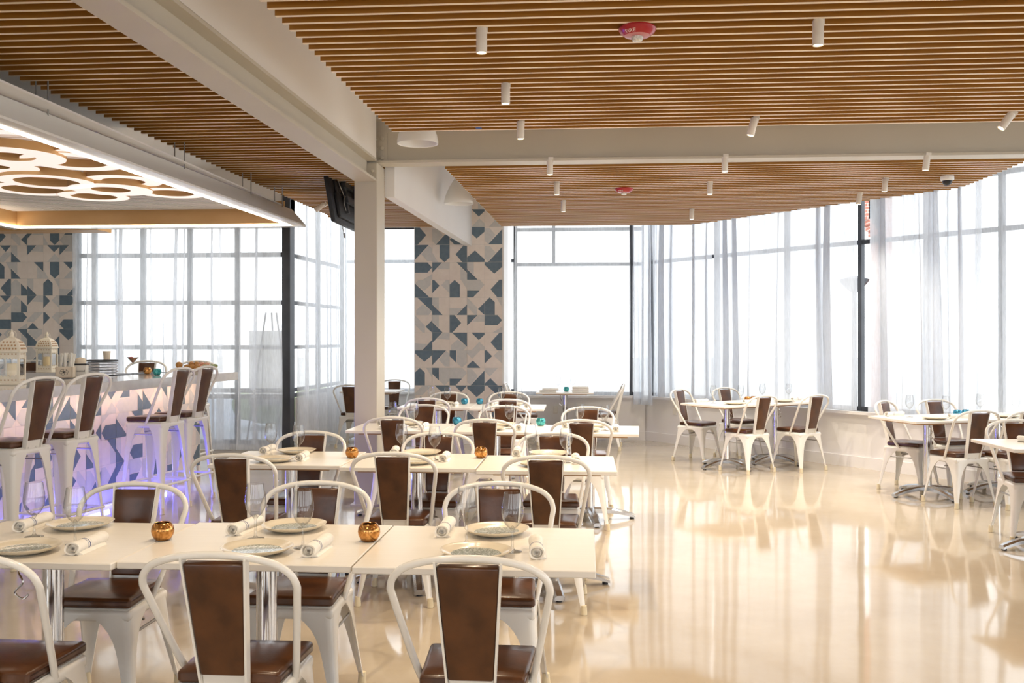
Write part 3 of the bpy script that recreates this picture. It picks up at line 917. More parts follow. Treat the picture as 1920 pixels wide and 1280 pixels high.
# ------------------------------------------------------------------ chairs and stools
def chair_parts(t, sz, top, stool=False):
    """white sheet metal chair with leather pads; faces +Y; sz = top of the metal seat"""
    hw = .178
    foot = .215 if not stool else .215
    fy = .225 if not stool else .215
    bm = bmesh.new()
    add_rbox(bm, (-hw, -hw, sz - .045), (hw, hw, sz), .016, 3)
    add_rbox(bm, (-hw + .012, -hw + .012, sz - .002), (hw - .012, hw - .012, sz + .006), .004, 1)
    obj('seat_frame', bm, 'white_metal', t)
    for sx in (-1, 1):
        for sy in (-1, 1):
            bm = bmesh.new()
            rings = []
            N = 12
            for i in range(N + 1):
                s = i / N
                z = .03 + (sz - .02 - .03) * s
                cx = foot + (hw - foot) * (1 - (1 - s) ** 1.25)
                cy = fy + (hw - fy) * (1 - (1 - s) ** 1.25)
                if stool:
                    w = .026 + .050 * s + .055 * s ** 9
                else:
                    w = .024 + .046 * s + .09 * s ** 7
                c = min(.016 + .012 * s, w * .6); e = .006
                prof = [(w, 0), (c + .004, 0), (c * .55, c * .2), (c * .2, c * .55), (0, c + .004), (0, w), (e, w), (e, c + .008), (c * .5 + e, c * .5 + e), (c + .008, e), (w, e)]
                rings.append([(sx * (cx - a), sy * (cy - b), z) for a, b in prof])
            add_loft(bm, rings)
            lg = obj('leg', bm, 'white_metal', t, angle=50)
            bm = bmesh.new()
            add_lathe(bm, [(.017, .0), (.020, .002), (.018, .03), (.016, .052)], 12, 0, (sx * (foot - .010), sy * (fy - .010), 0), close_bot=True, close_top=True)
            obj('foot_cap', bm, 'rubber', lg)
    bm = bmesh.new()
    k = 0.10 if not stool else .10
    zz = sz - k
    add_tube(bm, [(-.155, 0, zz + .02), (.155, 0, zz + .02)], .006, 6)
    add_tube(bm, [(-.172, -.15, zz), (-.172, .15, zz)], .006, 6); add_tube(bm, [(.172, -.15, zz), (.172, .15, zz)], .006, 6)
    obj('cross_brace', bm, 'rod', t)
    if stool:
        bm = bmesh.new()
        zf = .24
        for a, b in (((-.2, -.2), (.2, -.2)), ((.2, -.2), (.2, .2)), ((.2, .2), (-.2, .2)), ((-.2, .2), (-.2, -.2))):
            add_tube(bm, [(a[0], a[1], zf), (b[0], b[1], zf)], .011, 8)
        obj('footrest', bm, 'white_metal', t)
    # seat pad
    bm = bmesh.new()
    def shp(co):
        f = 1 + .05 * (co.y / .17)
        r = max(abs(co.x), abs(co.y)) / .17
        dz = .010 * (1 - r ** 2) if co.z > sz + .03 else 0
        return Vector((co.x * f, co.y, co.z + dz))
    tb = bmesh.new()
    add_box(tb, (-.170, -.150, sz + .006), (.170, .172, sz + .046))
    bmesh.ops.subdivide_edges(tb, edges=list(tb.edges), cuts=3, use_grid_fill=True)
    sharp = [e for e in tb.edges if e.is_manifold and e.calc_face_angle() > 1]
    bmesh.ops.bevel(tb, geom=sharp, offset=.014, segments=3, affect='EDGES', profile=.5)
    merge(bm, tb, 0, None, shp)
    obj('seat_pad', bm, 'leather', t, angle=60)
    # hoop
    dz = top - sz
    def P(x, y, f): return (x, y, sz + dz * f)
    half = [P(.172, -.02, -.03), P(.190, -.068, .15), P(.214, -.142, .45), P(.233, -.203, .70), P(.236, -.220, .775), P(.222, -.237, .86), P(.180, -.252, .935), P(.10, -.262, .985), P(0, -.265, 1.0)]
    pts = half + [(-x, y, z) for x, y, z in reversed(half[:-1])]
    bm = bmesh.new(); add_tube(bm, smooth_path(pts, 4), .0118, 8)
    obj('back_hoop', bm, 'white_metal', t, angle=60)
    # splat: bracket + two thin bars, following the lean of the pad
    b0 = Vector((0, -.168, sz + .0)); b1 = Vector((0, -.261, top - .008))
    ax = (b1 - b0); L = ax.length; ax.normalize()
    nn = Vector((0, -ax.z, ax.y)).normalized()       # to the rear
    mt = Matrix(((1, nn.x, ax.x, b0.x), (0, nn.y, ax.y, b0.y), (0, nn.z, ax.z, b0.z), (0, 0, 0, 1)))
    def wid(s): return .069 + (.097 - .069) * s
    bm = bmesh.new()
    for sx in (-1, 1):
        rings = []
        for s in (0, 1):
            x = wid(s) * sx
            rings.append([(x - .0035, -.017, L * s), (x + .0035, -.017, L * s), (x + .0035, .017, L * s), (x - .0035, .017, L * s)])
        vr = add_loft(bm, rings)
        for r in vr:
            for v in r: v.co = mt @ v.co
    add_box(bm, (-.066, -.003, -.03), (.066, .003, .060), 0, mt)
    for x in (-.035, .035): bolt(bm, mt @ Vector((x, .003, .0)), nn, .005, .004)
    obj('back_frame', bm, 'white_metal', t, smooth=False)
    bm = bmesh.new()
    tb = bmesh.new()
    zb, zt = .052, L - .010
    segs = 8
    rings = []
    for i in range(segs + 1):
        s = i / segs
        z = zb + (zt - zb) * s
        w = wid(z / L) - .004
        rings.append([Vector((-w, -.016, z)), Vector((w, -.016, z)), Vector((w, .016, z)), Vector((-w, .016, z))])
    add_loft(tb, rings)
    bmesh.ops.recalc_face_normals(tb, faces=list(tb.faces))
    sharp = [e for e in tb.edges if e.is_manifold and e.calc_face_angle() > 1]
    bmesh.ops.bevel(tb, geom=sharp, offset=.008, segments=3, affect='EDGES', profile=.5)
    def arch(co):
        f = max(0, (co.z - (zt - .05)) / .05)
        return Vector((co.x, co.y, co.z + f * (.006 - .012 * (co.x / .09) ** 2)))
    merge(bm, tb, 0, mt, arch)
    obj('backrest_pad', bm, 'leather', t, angle=60)

CH_TOP, CH_SEAT = .862, .432
root = thing('dining_chair', 'x', 'chair', group='white metal dining chairs with brown leather pads')
chair_parts(root, CH_SEAT, CH_TOP)
CHAIR = Kind(root)
CG = 'white metal dining chairs with brown leather pads'
HOOP = .265
def chair_at(px, py, face, label, dy=0.0):
    """hoop top at the pixel; face = unit vector the sitter looks along"""
    p = at(px, py, CH_TOP); fv = Vector((face[0], face[1], 0)).normalized()
    c = p + fv * HOOP
    return CHAIR.place(label, (c.x, c.y + dy, 0), math.atan2(-fv.x, fv.y), CG)

# ------------------------------------------------------------------ tables
ZT = 0.745
TW, TD = .805, .70
def make_table(rot):
    t = thing('dining_table', 'x', 'table', group='white laminate dining tables')
    bm = bmesh.new(); add_rbox(bm, (-TW / 2, -TD / 2, ZT - .024), (TW / 2, TD / 2, ZT), .003, 1); obj('tabletop', bm, 'laminate', t, smooth=False)
    bm = bmesh.new(); add_box(bm, (-TW / 2 + .09, -TD / 2 + .09, ZT - .042), (TW / 2 - .09, TD / 2 - .09, ZT - .0245)); obj('underside_board', bm, 'ply', t, smooth=False)
    bm = bmesh.new(); add_lathe(bm, [(.038, .075), (.038, ZT - .050)], 28); add_lathe(bm, [(.10, ZT - .050), (.10, ZT - .042)], 28, close_top=True, close_bot=True); obj('pole', bm, 'chrome', t)
    for k in range(4):
        a = rot + k * PI / 2
        ca, sa = math.cos(a), math.sin(a)
        bm = bmesh.new()
        rings = []
        for i in range(11):
            s = i / 10
            r = .0 + .375 * s
            z = .098 - .066 * s ** 2.2
            w = .036 - .006 * s
            h = .046 - .024 * s
            rings.append([(r * ca - y * sa, r * sa + y * ca, zz) for y, zz in ((-w, z - h), (w, z - h), (w, z - .006), (w * .55, z + .006), (-w * .55, z + .006), (-w, z - .006))])
        add_loft(bm, rings)
        ft = obj('foot', bm, 'alu', t, angle=30)
        bm = bmesh.new(); add_lathe(bm, [(.018, 0), (.018, .012)], 10, 0, (.352 * ca, .352 * sa, 0), close_top=True, close_bot=True); obj('glide', bm, 'black', ft)
    bm = bmesh.new(); add_tube(bm, smooth_path([(-.06, -.10, ZT - .045), (-.065, -.115, ZT - .09), (-.045, -.12, ZT - .13), (-.075, -.12, ZT - .165), (-.05, -.115, ZT - .19), (-.03, -.11, ZT - .175)]), .004, 6); obj('bag_hook', bm, 'chrome', t)
    return t
TABX = Kind(make_table(math.radians(12))); TABA = Kind(make_table(0.0))
TG = 'white laminate dining tables'

def near_mid(p):
    return p

# rows of tables across the room, counted from the camera (centres in metres)
ROWS = {
    'front': [(-1.982, 3.455), (-1.174, 3.485), (-.363, 3.475)],
    'second': [(-1.845, 5.945), (-1.03, 5.885), (-.215, 5.82)],
    'third': [(-1.55, 8.09), (-.74, 8.06), (.05, 7.99)],
    'fourth': [(-1.64, 10.72), (-.83, 10.60)],
}
POSN = {'front': ['bar-end', 'middle', 'aisle-end'], 'second': ['bar-end', 'middle', 'aisle-end'], 'third': ['column-end', 'middle', 'aisle-end'], 'fourth': ['column-end', 'aisle-end']}
RN = {'front': 'the nearest row', 'second': 'the second row', 'third': 'the third row', 'fourth': 'the fourth row'}
for rw, cs in ROWS.items():
    for k, (x, y) in enumerate(cs):
        TABX.place('white rectangular table, %s one in %s' % (POSN[rw][k], RN[rw]), (x, y, 0), -.03 * k if rw == 'third' else 0, TG)

UP, DN_ = (0, 1), (0, -1)
near = {'front': [(-88, 1040), (400, 1040), (877, 1047)], 'second': [(432, 853), (735, 850), (1023, 856)],
        'third': [(737, 782), (908, 787), (1090, 788)], 'fourth': [(800, 747), (952, 749)]}
far = {'front': [(258, 907), (598, 905), (937, 906)], 'second': [(585, 810), (823, 812), (1037, 812)],
       'third': [(796, 759.5), (946, 761.5), (1102, 763.5)], 'fourth': [(842, 735.5), (955, 735)]}
for rw in ROWS:
    for k, q in enumerate(near[rw]):
        c = chair_at(*q, UP, 'white metal chair, back to the camera, at %s table of %s' % (POSN[rw][k], RN[rw]))
        c.location.y = min(c.location.y, ROWS[rw][k][1] - TD / 2 + .15)
    for k, q in enumerate(far[rw]):
        c = chair_at(*q, DN_, 'white metal chair facing the camera at %s table of %s' % (POSN[rw][k], RN[rw]))
        c.location.y = max(c.location.y, ROWS[rw][k][1] + TD / 2 - .15)

# tables and chairs along the slanting window wall
def vec2(a): return Vector((math.cos(a), math.sin(a), 0))
a1 = math.atan2(-.80, .60)
u1 = vec2(a1); v1 = Vector((-u1.y, u1.x, 0))
R1 = Vector((1.655, 11.30, 0)); R1b = R1 + v1 * .812
for c, lab in ((R1, 'white table standing out from the window wall with copper votives, nearer the rows'), (R1b, 'white table pushed against the window wall behind the copper votive table')):
    TABA.place(lab, c, math.atan2(v1.y, v1.x), TG)
f1, f2 = (u1.x, u1.y), (-u1.x, -u1.y)
chair_at(1272, 730, (u1.x * .9 + .3, u1.y * .8), 'white metal chair at the copper votive table, nearest the wall socket')
chair_at(1357, 727, f1, 'white metal chair between copper votive table and window, facing the aisle')
chair_at(1434, 742, f2, 'white metal chair at aisle side of the copper votive table, back to the camera')
chair_at(1523, 740, f2, 'white metal chair close to the window wall beside the copper votive tables').location += u1 * .07
a2 = math.atan2(-.94, .34)
u2 = vec2(a2); v2 = Vector((-u2.y, u2.x, 0))
R2 = Vector((3.26, 9.41, 0)); R2b = R2 + v2 * .812
for c, lab in ((R2, 'white table with blue votives beside the curtain gap'), (R2b, 'white table behind the blue votive table, against the window wall')):
    TABA.place(lab, c, math.atan2(v2.y, v2.x), TG)
g1, g2 = (u2.x, u2.y), (-u2.x, -u2.y)
chair_at(1666, 753, (.75, -.66), 'white metal chair under the curtain gap at the blue votive table').location -= u2 * .09
chair_at(1759, 750, g1, 'white metal chair between the blue votive table and the curtains').location -= u2 * .07
chair_at(1838, 770, g2, 'white metal chair at aisle side of the blue votive table, back to the camera')
chair_at(1934, 771, g2, 'white metal chair cut by the picture edge behind the blue votive table')
R3 = Vector((3.31, 7.12, 0))
TABX.place('white table at the picture edge nearest the aisle, one corner showing', R3, 0.02, TG)
chair_at(1906, 788, (-.06, -1), 'white metal chair facing the camera behind the table cut by the picture edge')
CHAIR.place('white metal chair on the near side of the table cut by the picture edge', (3.24, 6.42, 0), 0.05, CG)

# small tables at the back wall
BT = Vector((-.27, 13.78 - .08, 0))
TABX.place('white table under the back window stacked with folded napkins', BT, 0, TG)
for x, y, f, lab in ((-.80, 13.02, (1, .05), 'white metal chair seen side on by the napkin table, pilaster side'), (-.86, 13.62, (1, 0), 'white metal chair seen side on next to the pilaster edge, tight to the back wall'),
                     (.27, 13.10, (-1, .05), 'white metal chair seen side on by the napkin table, window corner side'), (.30, 13.66, (-1, 0), 'white metal chair seen side on in the window corner, tight to the back wall')):
    CHAIR.place(lab, (x, y, 0), math.atan2(-f[0], f[1]), CG)
LT = Vector((-3.05, 13.72, 0))
TABX.place('white table half hidden behind the steel column by the gathered curtain', LT, 0, TG)
CHAIR.place('white metal chair half hidden behind the column, back to the camera', (-3.16, 13.12, 0), -.12, CG)
CHAIR.place('white metal chair past the column facing the camera under the window', (-2.87, 14.30, 0), PI + .12, CG)

# bar stools
root = thing('bar_stool', 'x', 'bar stool', group='white metal bar stools with brown leather pads')
chair_parts(root, .775, 1.24, True)
STOOL = Kind(root)
SG = 'white metal bar stools with brown leather pads'
for px, py, lab in ((83, 707.5, 'white metal bar stool nearest the camera along the bar front'),
                    (176, 701, 'second white metal bar stool from the camera along the bar front'),
                    (342, 690, 'third white metal bar stool from the camera, past the gap'),
                    (388, 687, 'white metal bar stool nearest the corner of the bar front')):
    p = at(px, py, 1.24); fv = Vector((-math.cos(.17), math.sin(.17), 0)); c = p + fv * HOOP
    STOOL.place(lab, (c.x, c.y, 0), math.atan2(-fv.x, fv.y), SG)
for px, lab in ((371, 'white metal bar stool behind the food platter at the far end of the bar'), (277, 'white metal bar stool behind the martini at the far side of the bar'), (42, 'white metal bar stool behind the two lanterns at the far side of the bar')):
    p = at(px, 677, 1.24)
    STOOL.place(lab, (p.x, max(p.y - HOOP, 10.30 - .09 * (p.x + 3.79) - .13), 0), PI, SG)

# ------------------------------------------------------------------ tableware
def make_glass():
    bm = bmesh.new()
    prof = [(.0335, .0015), (.030, .003), (.010, .006), (.0045, .014), (.0038, .04), (.0042, .072), (.010, .082), (.024, .095), (.035, .115), (.0395, .138), (.0385, .160), (.034, .185), (.0310, .208)]
    add_lathe(bm, [(.0335, 0)] + prof, 24, close_bot=True)
    add_lathe(bm, [(.0310, .208), (.0300, .2088), (.0296, .2078)], 24)
    add_lathe(bm, [(.008, .0815), (.004, .090), (.001, .092)], 12)
    return tag(obj('wine_glass', bm, 'glass', angle=60), 'x', 'wine glass', 'stemmed wine glasses')
GLASS = Kind(make_glass())
def make_plate():
    t = thing('dinner_plate', 'x', 'plate', group='cream stoneware plates')
    wob = lambda th: 1 + .02 * math.sin(2 * th + .6) + .013 * math.sin(3 * th + 1.9)
    bm = bmesh.new()
    add_lathe(bm, [(.062, 0), (.075, .002), (.108, .013), (.124, .0235), (.126, .0255), (.123, .0262), (.108, .0175), (.092, .0115), (.086, .0105)], 40, wob=wob, close_bot=True)
    obj('dish', bm, 'porcelain', t, angle=60)
    bm = bmesh.new(); add_lathe(bm, [(.087, .0108), (.06, .0092), (.02, .0088)], 40, wob=wob, close_top=True)
    g = obj('glazed_centre', bm, 'glaze', t, angle=60); g['label'] = 'crackled grey-blue glaze'
    return t
PLATE = Kind(make_plate())
def make_roll():
    """napkin rolled around cutlery, lying along +Y"""
    t = thing('napkin_roll', 'x', 'napkin', group='white napkin rolls with blue stripes')
    bm = bmesh.new()
    L, R = .205, .0235
    seg = 20
    ys = [-L / 2, -.085, -.04, -.032, -.030, -.021, -.0175, -.0085, -.0065, -.004, .05, .09, L / 2]
    st = {3, 5, 7}
    rings = []
    for i, y in enumerate(ys):
        f = 1.06 if abs(y) > .08 else .97 + .02 * math.sin(i * 2.1)
        rings.append([bm.verts.new((R * f * 1.06 * math.cos(2 * PI * k / seg), y + (.004 * math.sin(3 * 2 * PI * k / seg) if i in (0, len(ys) - 1) else 0), R * .93 + .0018 + R * f * .93 * math.sin(2 * PI * k / seg))) for k in range(seg)])
    for i, (a, b) in enumerate(zip(rings, rings[1:])):
        for k in range(seg):
            j = (k + 1) % seg
            fc = bm.faces.new((a[k], a[j], b[j], b[k])); fc.material_index = 1 if i in st else 0
    # spiral fold seen at both ends
    for sgn in (-1, 1):
        r0 = rings[0] if sgn < 0 else rings[-1]
        c = Vector((0, sgn * (L / 2 - .012), R * .93))
        prev = r0
        for f in (.78, .72, .45, .40):
            dep = .012 if f in (.72, .40) else 0
            ring = [bm.verts.new((c.x + (v.co.x) * f, v.co.y - sgn * (.002 + dep), c.z + (v.co.z - c.z) * f)) for v in r0]
            for k in range(seg):
                j = (k + 1) % seg
                bm.faces.new((prev[k], prev[j], ring[j], ring[k]))
            prev = ring
        fc = bm.faces.new(prev); fc.material_index = 0
    # loose outer edge of the cloth
    add_loft(bm, [[(.012, -L / 2 + .01, .0005), (.034, -L / 2 + .016, .0005), (.030, -L / 2 + .016, .004), (.018, -L / 2 + .01, .012)], [(.012, L / 2 - .01, .0005), (.031, L / 2 - .02, .0005), (.027, L / 2 - .02, .004), (.018, L / 2 - .01, .012)]])
    obj('cloth', bm, ['linen', 'stripe'], t, angle=60)
    bm = bmesh.new()
    for i in (-1, 0, 1):
        add_box(bm, (i * .004 - .001, -L / 2 + .010, R * .93 - .004), (i * .004 + .001, L / 2 - .02, R * .93 + .004))
    obj('cutlery', bm, 'cutlery', t, smooth=False)
    return t
ROLL = Kind(make_roll())
def make_votive(a, b, gname):
    t = thing('votive_holder', 'x', 'votive holder', group=gname)
    bm = bmesh.new()
    add_lathe(bm, [(.022, 0), (.030, .005), (.0395, .022), (.042, .036), (.039, .052), (.031, .064), (.0285, .066), (.0265, .064)], 28, close_bot=True)
    obj('bowl', bm, a, t, angle=60)
    bm = bmesh.new()
    add_lathe(bm, [(.0268, .0645), (.034, .050), (.037, .036), (.032, .018), (.015, .010)], 28, close_top=True)
    obj('lining', bm, b, t, angle=60)
    return t
VC = Kind(make_votive('copper', 'copper_in', 'copper glass votives'))
VT = Kind(make_votive('teal', 'teal_in', 'teal glass votives'))
VB = Kind(make_votive('bluegl', 'teal_in', 'blue glass votives'))
GG, PG, NG = 'stemmed wine glasses', 'cream stoneware plates', 'white napkin rolls with blue stripes'
def glass(px, py, lab, z=ZT): GLASS.place(lab, at(px, py, z), 0, GG)
def plate(px, py, lab, rz=0): PLATE.place(lab, at(px, py, ZT), rz, PG)
def roll(ax, ay, bx, by, lab):
    a, b = at(ax, ay, ZT), at(bx, by, ZT)
    d = b - a
    ROLL.place(lab, (a + b) / 2, math.atan2(-d.x, d.y), NG)
def votive(k, px, py, lab, grp): k.place(lab, at(px, py, ZT), random.uniform(0, 6), grp)

settings = {
    ('front', 0): dict(gf=(64, 1006), gn=(141, 1020), pf=(150, 989), pn=(46, 1034), rf=(30, 1000, 92, 978), rn=(128, 1044, 196, 1016)),
    ('front', 1): dict(gf=(479, 1010), gn=(568, 1027), pf=(551, 993), pn=(482, 1036), rf=(432, 1006, 486, 985), rn=(570, 1050, 618, 1018)),
    ('front', 2): dict(gf=(875, 1019), gn=(961, 1034), pf=(931, 1001), pn=(892, 1042), rf=(824, 1013, 846, 984), rn=(1007, 1055, 1004, 1020)),
    ('second', 0): dict(gf=(508, 854), gn=(560, 858), pf=(556, 849), pn=(513, 865), rf=(488, 853, 515, 843), rn=(557, 867, 576, 856)),
    ('second', 1): dict(gf=(753, 855), gn=(815, 862), pf=(791, 852), pn=(776, 869), rf=(737, 856, 743, 847), rn=(828, 868, 839, 857)),
    ('second', 2): dict(gf=(995, 858), gn=(1061, 867), pf=(1028, 854), pn=(1010, 873), rf=(967, 857, 971, 848), rn=(1080, 872, 1079, 861)),
}
for (rw, k), s in settings.items():
    w = '%s table of %s' % (POSN[rw][k], RN[rw])
    glass(*s['gf'], 'empty wine glass at the far setting on the ' + w)
    glass(*s['gn'], 'empty wine glass at the near setting on the ' + w)
    if s['pf']: plate(*s['pf'], 'cream plate at the far setting on the ' + w, .5)
    if s['pn']: plate(*s['pn'], 'cream plate at the near setting on the ' + w, 2.1)
    if s['rf']: roll(*s['rf'], 'rolled napkin at the far setting on the ' + w)
    roll(*s['rn'], 'rolled napkin at the near setting on the ' + w)
def lay(c, dx, dy): return Vector((c[0] + dx, c[1] + dy, ZT))
for rw in ('third', 'fourth'):
    for k, c in enumerate(ROWS[rw]):
        w = '%s table of %s' % (POSN[rw][k], RN[rw])
        GLASS.place('empty wine glass at the far setting on the ' + w, lay(c, -.085, .04), 0, GG)
        GLASS.place('empty wine glass at the near setting on the ' + w, lay(c, .12, -.08), 0, GG)
        PLATE.place('cream plate at the far setting on the ' + w, lay(c, .026, .20), .5, PG)
        PLATE.place('cream plate at the near setting on the ' + w, lay(c, -.035, -.17), 2.1, PG)
        ROLL.place('rolled napkin at the far setting on the ' + w, lay(c, -.19, .205), -.25, NG)
        ROLL.place('rolled napkin at the near setting on the ' + w, lay(c, .21, -.12), -.05, NG)
votive(VC, 305, 1012, 'copper votive by the bar-end seam of the nearest row', 'copper glass votives')
votive(VC, 692, 1014, 'copper votive by the aisle-end seam of the nearest row', 'copper glass votives')
votive(VC, 660, 858, 'copper votive by the bar-end seam of the second row', 'copper glass votives')
votive(VC, 902, 858, 'copper votive by the aisle-end seam of the second row', 'copper glass votives')
votive(VB, 857, 796, 'blue votive on the third row, column side', 'blue glass votives')
votive(VT, 1014, 798, 'teal votive on the third row, aisle side', 'teal glass votives')
votive(VB, 871, 757.5, 'blue votive on the fourth row, column side of the pair', 'blue glass votives')
votive(VB, 899.5, 757.5, 'blue votive on the fourth row, aisle side of the pair', 'blue glass votives')

def on(c, u, v, a, b): # on a table at c with axes u (across the diners) and v
    q = c + u * a + v * b
    return Vector((q.x, q.y, ZT))
def dress(c, u, v, wherewith, rr=0.0):
    GLASS.place('wine glass at the window-side setting of ' + wherewith, on(c, u, v, -.10, -.12), 0, GG)
    GLASS.place('wine glass at the aisle-side setting of ' + wherewith, on(c, u, v, .08, .14), 0, GG)
    PLATE.place('cream plate at the aisle-side setting of ' + wherewith, on(c, u, v, .18, -.06), .3, PG)
    ang = math.atan2(-v.x, v.y)
    ROLL.place('rolled napkin at the window-side setting of ' + wherewith, on(c, u, v, -.22, -.20), ang + .1, NG)
    ROLL.place('rolled napkin at the aisle-side setting of ' + wherewith, on(c, u, v, .16, .22), ang - .1, NG)
dress(R1, u1, v1, 'the copper votive table')
dress(R1b, u1, v1, 'the table against the wall behind the copper votives')
dress(R2, u2, v2, 'the blue votive table')
dress(R2b, u2, v2, 'the table against the wall behind the blue votives')
VC.place('copper votive on the window table, nearer the aisle', on(R1, u1, v1, -.02, .36), 1, 'copper glass votives')
VC.place('copper votive on the window table, nearer the curtain', on(R1b, u1, v1, -.02, -.355), 2, 'copper glass votives')
VB.place('blue votive on the table beside the curtain gap, nearer the aisle', on(R2, u2, v2, -.02, .36), 1, 'blue glass votives')
VB.place('blue votive on the table beside the curtain gap, nearer the wall', on(R2b, u2, v2, -.02, -.355), 2, 'blue glass votives')
ROLL.place('rolled napkin on the table cut by the picture edge', (3.24, 7.20, ZT), .9, NG)

# napkin table under the back window
VT.place('teal votive between the napkin piles under the back window', BT + Vector((.02, -.05, ZT)), 0, 'teal glass votives')
GLASS.place('wine glass behind the pilaster-side napkin pile under the back window', BT + Vector((-.10, .08, ZT)), 0, GG)
GLASS.place('wine glass behind the corner-side napkin pile under the back window', BT + Vector((.11, .10, ZT)), 0, GG)
bm = bmesh.new(); add_rbox(bm, (-.115, -.07, 0), (.115, .07, .026), .009, 2); nap = tag(obj('folded_napkin', bm, 'linen'), 'x', 'napkin', 'folded napkins under the back window')
FOLD = Kind(nap)
for k, (x, y, z, lab) in enumerate(((-.235, -.20, 0, 'folded napkin at the bottom of the pilaster-side pile'), (-.20, -.19, .026, 'folded napkin on top of the pilaster-side pile'),
                                  (.22, -.20, .0, 'folded napkin at the bottom of the corner-side pile'), (.225, -.19, .026, 'folded napkin in the middle of the corner-side pile'), (.22, -.195, .052, 'folded napkin on top of the corner-side pile'))):
    FOLD.place(lab, BT + Vector((x, y, ZT + z)), .05 * (k % 3 - 1), 'folded napkins under the back window')

# ------------------------------------------------------------------ on the bar
def make_lantern():
    t = thing('lantern', 'x', 'lantern', group='cream moroccan lanterns on the bar')
    w = .074
    bm = bmesh.new()
    add_rbox(bm, (-w - .012, -w - .012, 0), (w + .012, w + .012, .022), .005, 1)
    for sx in (-1, 1):
        for sy in (-1, 1):
            add_box(bm, (sx * w - .008, sy * w - .008, .02), (sx * w + .008, sy * w + .008, .262))
    add_rbox(bm, (-w - .016, -w - .016, .258), (w + .016, w + .016, .278), .005, 1)
    obj('frame', bm, 'cream_paint', t)
    for k in range(4):
        mt = Matrix.Rotation(k * PI / 2, 4, 'Z')
        for lo, hi, tip, hole in ((.022, .058, .080, .034), (.222, .262, .200, .240)):      # apron below and above each pane
            bm = bmesh.new()
            add_box(bm, (-w, -w - .003, lo), (w, -w + .003, hi), 0, mt)
            e = hi if tip > hi else lo
            for i in range(5):
                x = -w + .02 + i * (2 * w - .04) / 4
                tri = [(x - .016, e), (x + .016, e), (x, tip)]
                add_prism(bm, tri if tip > hi else tri[::-1], -.003, .003, 0, mt @ Matrix.Translation((0, -w, 0)) @ Matrix.Rotation(PI / 2, 4, 'X'))
                add_box(bm, (x - .005, -w - .0036, hole), (x + .005, -w + .0036, hole + .011), 1, mt)
            obj('fretwork', bm, ['cream_paint', 'ply'], t, smooth=False)
    bm = bmesh.new()
    for k in range(4):
        mt = Matrix.Rotation(k * PI / 2, 4, 'Z')
        vs = [bm.verts.new(mt @ Vector(q)) for q in ((-w, -w, .05), (w, -w, .05), (w, -w, .23), (-w, -w, .23))]; bm.faces.new(vs)
    obj('glass', bm, 'glass', t, smooth=False)
    # domed roof with pierced panels
    bm = bmesh.new()
    prof = [(.086, .278), (.083, .300), (.074, .326), (.057, .350), (.035, .368), (.020, .376)]
    rings = [[(r * a, r * b, z) for a, b in ((-1, -1), (1, -1), (1, 1), (-1, 1))] for r, z in prof]
    add_loft(bm, rings)
    for k in range(4):
        mt = Matrix.Rotation(k * PI / 2, 4, 'Z')
        for (r0, z0), (r1, z1), n in ((prof[0], prof[1], 6), (prof[1], prof[2], 5), (prof[2], prof[3], 4)):
            for i in range(n):
                f = (i + .5) / n * 2 - 1
                c = Vector((f * (r0 + r1) / 2 * .8, -(r0 + r1) / 2 - .0015, (z0 + z1) / 2))
                sl = math.atan2(r0 - r1, z1 - z0)
                add_box(bm, (-.006, -.0015, -.007), (.006, .0015, .007), 1, mt @ Matrix.Translation(c) @ Matrix.Rotation(-sl, 4, 'X'))
    obj('roof', bm, ['cream_paint', 'ply'], t, angle=30)
    bm = bmesh.new(); add_lathe(bm, [(.020, .374), (.022, .384), (.014, .392), (.018, .402), (.017, .414), (.008, .424), (.008, .430), (.003, .440)], 14, close_top=True); obj('finial', bm, 'cream_paint', t)
    bm = bmesh.new(); add_tube(bm, [(.032 * math.cos(a), .006, .398 + .032 * math.sin(a)) for a in [i * 2 * PI / 20 for i in range(20)] + [0]], .0022, 6); obj('carry_ring', bm, 'cream_paint', t)
    return t
LAN = Kind(make_lantern())
def candle(loc, lab):
    bm = bmesh.new(); add_lathe(bm, [(.037, 0), (.038, .004), (.038, .142), (.035, .147), (.010, .142)], 24, close_bot=True, close_top=True)
    add_tube(bm, [(0, 0, .14), (.001, 0, .155)], .0015, 6)
    o = obj('pillar_candle', bm, 'wax'); o.location = loc
    tag(o, lab, 'candle', 'pillar candles in the lanterns')
l1 = Vector((*at(22, 722, CZ).to_2d(), CZ)); l1 = at(22, 721, CZ)
l2 = at(88, 697.5, CZ)
LAN.place('larger looking cream lantern at the bar edge nearest the camera', l1, .25, 'cream moroccan lanterns on the bar')
LAN.place('smaller looking cream lantern on the far arm of the bar', l2, .12, 'cream moroccan lanterns on the bar')
candle(l1 + Vector((0, 0, .0225)), 'ivory pillar candle inside the lantern nearest the camera')
candle(l2 + Vector((0, 0, .0225)), 'ivory pillar candle inside the lantern on the far arm')

